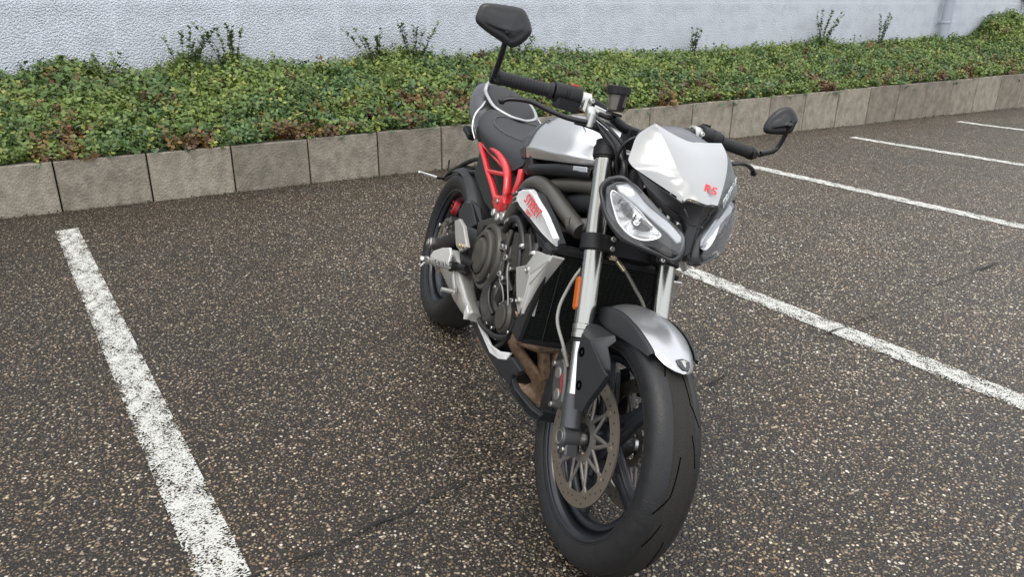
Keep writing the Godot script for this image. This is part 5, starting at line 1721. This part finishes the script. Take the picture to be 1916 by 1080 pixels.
func build_rear() -> void:
	var c := Vector3(-1.41, 0.315, 0)
	var half := [Vector2(0.2265, 0.072), Vector2(0.234, 0.081), Vector2(0.25, 0.0885), Vector2(0.266, 0.0905), Vector2(0.280, 0.0865), Vector2(0.294, 0.073), Vector2(0.306, 0.048), Vector2(0.3135, 0.02), Vector2(0.315, 0)]
	var wheel := build_wheel("rear_wheel", c, half, 0.142, true)
	brake_disc("brake_disc", c, 0.082, 0.11, 0.082, wheel)
	var sp := begin()
	lathe(sp, [Vector2(0.05, -0.006), Vector2(0.118, -0.004), Vector2(0.122, 0.0), Vector2(0.118, 0.004), Vector2(0.05, 0.006), Vector2(0.05, -0.006)], c + Vector3(0, 0, -0.088), Vector3.BACK, 46, 0, true)
	lathe(sp, [Vector2(0.02, 0.03), Vector2(0.075, 0.028), Vector2(0.085, 0.0), Vector2(0.02, 0.0)], c + Vector3(0, 0, -0.082), Vector3.BACK, 40, 0, true)
	for k in 5:
		var a := TAU * k / 5.0
		tube(sp, PackedVector3Array([c + Vector3(cos(a) * 0.06, sin(a) * 0.06, -0.06), c + Vector3(cos(a) * 0.165, sin(a) * 0.165, -0.055)]), 0.016, 0.012, 8, 1)
	part("sprocket_carrier", sp, M.red_frame, wheel)
	var rg := begin()
	lathe(rg, [Vector2(0.0, 0.012), Vector2(0.03, 0.012), Vector2(0.034, 0.006), Vector2(0.034, -0.012), Vector2(0.0, -0.012)], Vector3(-1.53, 0.45, 0.036), Vector3(-0.4, 0.2, 1), 24, 0, true)
	for k in 6: box(rg, Vector3(-1.53 + 0.022 * cos(k * 1.05), 0.45 + 0.022 * sin(k * 1.05), 0.049), Vector3(0.008, 0.008, 0.008), 0.001)
	part("speed_sensor_ring", rg, M.red_dull, wheel)
	var ch := begin()
	var loop := PackedVector3Array()
	for k in 25:
		var a := -PI / 2 - PI * k / 24.0
		loop.append(c + Vector3(cos(a) * 0.12, sin(a) * 0.12, -0.088))
	loop.append(Vector3(-0.90, 0.46, -0.09))
	loop.append(Vector3(-0.865, 0.43, -0.09))
	loop.append(Vector3(-0.90, 0.40, -0.09))
	loop.append(loop[0])
	tube(ch, loop, 0.008, -1, 8, 1)
	part("drive_chain", ch, M.steel, bike)
	var cal := begin()
	box(cal, Vector3(-1.335, 0.405, 0.082), Vector3(0.09, 0.045, 0.05), 0.008, Basis(Vector3.BACK, -0.6))
	tube(cal, V([-1375, 425, 112, -1320, 420, 116, -1260, 455, 112, -1200, 480, 112]), 0.005, -1, 8, 5)
	var calo := part("rear_caliper", cal, M.engine_grey, bike)
	var cb := begin()
	for q in [Vector3(-1.37, 0.42, 0.108), Vector3(-1.33, 0.41, 0.108), Vector3(-1.30, 0.385, 0.108), Vector3(-1.40, 0.395, 0.118)]: bolt(cb, q, Vector3(0, 0, 1), 0.009, 0.008)
	pieces("caliper_bolt", cb, M.steel, calo)
	# short silencer low on the right
	var sl := begin()
	var secs := []
	for e in [[-0.60, 0.333, 0.180, 0.014, 0.022], [-0.68, 0.335, 0.178, 0.026, 0.032], [-0.78, 0.348, 0.174, 0.041, 0.040], [-0.87, 0.366, 0.168, 0.056, 0.044], [-0.95, 0.372, 0.166, 0.058, 0.044], [-1.04, 0.362, 0.164, 0.040, 0.042]]:
		var ring := PackedVector3Array()
		for k in 24:
			var a := TAU * k / 24.0
			var ca := cos(a)
			var sa := sin(a)
			var pw := func(v): return signf(v) * pow(absf(v), 0.7)
			ring.append(Vector3(e[0], e[1] + pw.call(sa) * e[3], e[2] + pw.call(ca) * e[4] * (0.85 if ca < 0 else 0.75)))
		secs.append(ring)
	ring_skin(sl, secs)
	for k in 24: tri(sl, Vector3(-0.60, 0.333, 0.18), secs[0][k], secs[0][(k + 1) % 24], 4)
	var sil := part("silencer", sl, M.brushed, bike)
	var ec := begin()
	var last: PackedVector3Array = secs[-1]
	ring_skin(ec, [shrink(last, -0.002, Vector3(0.012, 0, 0)), shrink(last, -0.002, Vector3(-0.012, 0, 0)), shrink(last, 0.012, Vector3(-0.024, 0, 0)), shrink(last, 0.02, Vector3(-0.01, 0, 0))])
	for k in 24: tri(ec, Vector3(-1.05, 0.362, 0.164), shrink(last, 0.02, Vector3(-0.01, 0, 0))[k], shrink(last, 0.02, Vector3(-0.01, 0, 0))[(k + 1) % 24], 4)
	part("silencer_cap", ec, M.plastic, sil)
	var hs := begin()
	plate(hs, V([-905, 446, 214, -872, 434, 216, -862, 405, 218, -965, 374, 218, -1092, 350, 216, -1075, 378, 213, -994, 416, 212]), Vector3(0, 0.2, 1), 0.006, 0.002)
	part("heat_shield", hs, M.brushed_light, sil)
	var bd := begin()
	plate(bd, V([-625, 358, 203, -606, 342, 200, -610, 318, 199, -628, 310, 201, -632, 334, 204]), Vector3(0.2, 0, 1), 0.010, 0.002)
	part("silencer_strap", bd, M.brushed_light, sil)
	# side stand down on the far side
	var ss := begin()
	tube(ss, V([-660, 250, -110, -690, 150, -170, -725, 55, -232, -742, -66, -262]), 0.012, 0.010, 12, 4)
	box(ss, Vector3(-0.75, -0.075, -0.27), Vector3(0.075, 0.012, 0.05), 0.003, Basis(Vector3.RIGHT, -0.29))
	part("side_stand", ss, M.plastic, bike)

# ------------------------------------------------------------------ everything together
func make_materials() -> void:
	var film := noise_tex(71, 0.02, 256, 4)
	var fine := noise_tex(72, 0.12, 256, 3)
	mat("rubber_worn", Color(0.026, 0.0245, 0.022), 0.75)
	M.rubber_worn.metallic_specular = 0.3
	mat("rubber", Color(0.0165, 0.017, 0.018), 0.46)
	M.rubber.metallic_specular = 0.42
	relief(M.rubber, fine, 0.06, 6.0)
	M.rubber.albedo_texture = ramp_tex(noise_tex(73, 0.02, 256, 5), [[0.2, Color(0.7, 0.7, 0.7)], [0.6, Color(1, 1, 1)], [0.85, Color(1.0, 0.95, 0.88)]])
	relief(M.rubber_worn, noise_tex(74, 0.2, 256, 3), 0.22, 7.0)
	mat("rubber_grip", Color(0.012, 0.012, 0.0135), 0.65)
	mat("rim", Color(0.016, 0.018, 0.023), 0.28)
	mat("black", Color(0.006, 0.006, 0.007), 0.7)
	mat("plastic", Color(0.0075, 0.0075, 0.0085), 0.5)
	M.plastic.metallic_specular = 0.4
	relief(M.plastic, fine, 0.02, 12.0)
	mat("plastic_gloss", Color(0.006, 0.006, 0.007), 0.32)
	mat("grey_plastic", Color(0.020, 0.0215, 0.024), 0.46)
	M.grey_plastic.metallic_specular = 0.42
	relief(M.grey_plastic, fine, 0.025, 12.0)
	mat("hood", Color(0.09, 0.093, 0.102), 0.3)
	mat("bezel", Color(0.034, 0.0345, 0.037), 0.32)
	mat("lamp_dark", Color(0.016, 0.016, 0.018), 0.4)
	mat("guide", Color(0.42, 0.45, 0.48), 0.2)
	mat("bowl", Color(0.86, 0.87, 0.88), 0.22, 0.75)
	mat("mirror_chrome", Color(0.86, 0.87, 0.88), 0.06, 1.0)
	mat("chrome", Color(0.7, 0.71, 0.7), 0.10, 1.0)
	mat("fork_silver", Color(0.37, 0.37, 0.345), 0.2, 1.0)
	mat("fork_dark", Color(0.07, 0.072, 0.075), 0.38, 0.5)
	mat("steel", Color(0.46, 0.445, 0.415), 0.36, 0.95)
	mat("alloy", Color(0.55, 0.55, 0.53), 0.42, 0.85)
	mat("brass", Color(0.5, 0.42, 0.28), 0.35, 0.9)
	mat("gold", Color(0.3, 0.29, 0.27), 0.4, 0.8)
	mat("caliper", Color(0.085, 0.086, 0.085), 0.4, 0.5)
	mat("disc", Color(0.30, 0.262, 0.215), 0.42, 0.85)
	relief(M.disc, fine, 0.02, 8.0)
	mat("carrier", Color(0.18, 0.17, 0.155), 0.48, 0.6)
	mat("silver", Color(0.46, 0.465, 0.475), 0.3, 0.75)
	M.silver.clearcoat_enabled = true; M.silver.clearcoat = 0.5; M.silver.clearcoat_roughness = 0.15
	mat("tank", Color(0.62, 0.62, 0.615), 0.3, 0.75)
	M.tank.clearcoat_enabled = true; M.tank.clearcoat = 0.8; M.tank.clearcoat_roughness = 0.06
	mat("screen", Color(0.335, 0.34, 0.345), 0.34, 0.15)
	M.screen.clearcoat_enabled = true; M.screen.clearcoat = 0.6; M.screen.clearcoat_roughness = 0.1
	mat("screen_grey", Color(0.085, 0.09, 0.088), 0.34, 0.3)
	mat("panel_white", Color(0.72, 0.72, 0.72), 0.35, 0.15)
	mat("pale_print", Color(0.75, 0.76, 0.76), 0.4)
	mat("red_print", Color(0.62, 0.03, 0.035), 0.4)
	mat("red_frame", Color(0.56, 0.022, 0.028), 0.34)
	M.red_frame.clearcoat_enabled = true; M.red_frame.clearcoat = 0.5; M.red_frame.clearcoat_roughness = 0.15
	mat("red_dull", Color(0.26, 0.012, 0.016), 0.5)
	mat("red_switch", Color(0.45, 0.09, 0.05), 0.5)
	mat("badge_dark", Color(0.045, 0.047, 0.05), 0.3, 0.3)
	mat("trim", Color(0.42, 0.425, 0.43), 0.35, 0.5)
	mat("tank_grey", Color(0.075, 0.077, 0.08), 0.35, 0.4)
	mat("groove", Color(0.002, 0.002, 0.002), 0.9)
	M.groove.metallic_specular = 0.0
	mat("badge", Color(0.2, 0.205, 0.21), 0.3, 0.6)
	mat("vinyl", Color(0.021, 0.022, 0.0245), 0.55)
	relief(M.vinyl, fine, 0.03, 14.0)
	mat("vinyl_dark", Color(0.013, 0.0135, 0.015), 0.6)
	relief(M.vinyl_dark, fine, 0.03, 14.0)
	mat("stitch", Color(0.075, 0.077, 0.08), 0.6)
	mat("tail_grey", Color(0.085, 0.088, 0.092), 0.3, 0.4)
	mat("infill", Color(0.014, 0.0155, 0.017), 0.45)
	mat("gunmetal", Color(0.095, 0.089, 0.078), 0.4, 0.5)
	mat("shroud", Color(0.54, 0.535, 0.51), 0.4, 0.6)
	mat("rad_tube", Color(0.016, 0.017, 0.017), 0.5)
	mat("engine_black", Color(0.007, 0.007, 0.0075), 0.5)
	mat("engine_grey", Color(0.045, 0.0435, 0.04), 0.45, 0.3)
	mat("bronze", Color(0.068, 0.062, 0.053), 0.42, 0.4)
	for k in ["engine_grey", "bronze", "gunmetal", "caliper"]: relief(M[k], fine, 0.02, 8.0)
	mat("header", Color(0.33, 0.225, 0.15), 0.5, 0.45)
	M.header.albedo_texture = ramp_tex(noise_tex(75, 0.03, 256, 5), [[0.2, Color(0.45, 0.4, 0.36)], [0.5, Color(0.85, 0.85, 0.85)], [0.8, Color(1, 1, 1)]])
	relief(M.header, film, 0.03, 6.0)
	mat("brushed", Color(0.50, 0.485, 0.45), 0.38, 0.75)
	mat("brushed_light", Color(0.74, 0.74, 0.72), 0.35, 0.5)
	mat("arm", Color(0.010, 0.010, 0.011), 0.45)
	mat("hose", Color(0.26, 0.255, 0.24), 0.4)
	mat("hose_dark", Color(0.13, 0.12, 0.10), 0.4, 0.3)
	mat("cable", Color(0.012, 0.012, 0.013), 0.42)
	mat("mirror_back", Color(0.011, 0.0115, 0.0135), 0.42)
	relief(M.mirror_back, fine, 0.02, 14.0)
	mat("amber", Color(0.40, 0.085, 0.008), 0.22)
	mat("clear_white", Color(0.75, 0.75, 0.72), 0.2)
	mat("smoke", Color(0.085, 0.075, 0.062), 0.18)
	var l := mat("lens", Color(0.9, 0.92, 0.95), 0.03)
	l.transparency = BaseMaterial3D.TRANSPARENCY_ALPHA
	l.albedo_color.a = 0.06

func build_motorcycle() -> void:
	bike = Node3D.new()
	bike.name = "motorcycle"
	bike.transform = Transform3D(Basis(Vector3.UP, deg_to_rad(-102.977)) * Basis(Vector3.RIGHT, deg_to_rad(-16.665)), Vector3(0.887, 0.0, -1.2013))
	add_child(bike)
	tag(bike, "silver and black naked motorcycle with red rear subframe parked leaning on its side stand", "motorcycle")
	build_front_end()
	build_face()
	build_bars()
	build_bodywork()
	build_chassis()
	build_engine()
	build_rear()

func _ready() -> void:
	# camera
	var cam := Camera3D.new()
	cam.name = "camera"
	cam.fov = 41.97
	cam.near = 0.05
	cam.far = 400.0
	cam.transform = Transform3D(Basis(Vector3.UP, deg_to_rad(-30.783)) * Basis(Vector3.RIGHT, deg_to_rad(-21.763)) * Basis(Vector3.BACK, deg_to_rad(0.699)), Vector3(0, 1.2756, 0))
	add_child(cam)
	cam.current = true
	# sky and exposure
	var sky_m := ProceduralSkyMaterial.new()
	sky_m.sky_top_color = Color(0.925, 0.935, 0.955)
	sky_m.sky_horizon_color = Color(0.82, 0.835, 0.86)
	sky_m.sky_curve = 0.25
	sky_m.ground_bottom_color = Color(0.2, 0.19, 0.18)
	sky_m.ground_horizon_color = Color(0.6, 0.62, 0.63)
	var sky := Sky.new()
	sky.sky_material = sky_m
	var env := Environment.new()
	env.background_mode = Environment.BG_SKY
	env.sky = sky
	env.background_energy_multiplier = 1.0
	env.tonemap_mode = Environment.TONE_MAPPER_LINEAR
	env.tonemap_exposure = 2.25
	env.sdfgi_enabled = true
	env.ssao_enabled = true
	env.ssil_enabled = true
	var we := WorldEnvironment.new()
	we.name = "world_environment"
	we.environment = env
	add_child(we)
	var sun := DirectionalLight3D.new()
	sun.name = "sun"
	sun.light_energy = 0.3
	sun.light_angular_distance = 25.0
	sun.light_color = Color(1.0, 0.98, 0.95)
	sun.shadow_enabled = true
	sun.rotation_degrees = Vector3(-62, -70, 0)
	add_child(sun)
	make_materials()
	build_ground()
	build_markings()
	build_kerb()
	build_house()
	build_hedge()
	build_motorcycle()
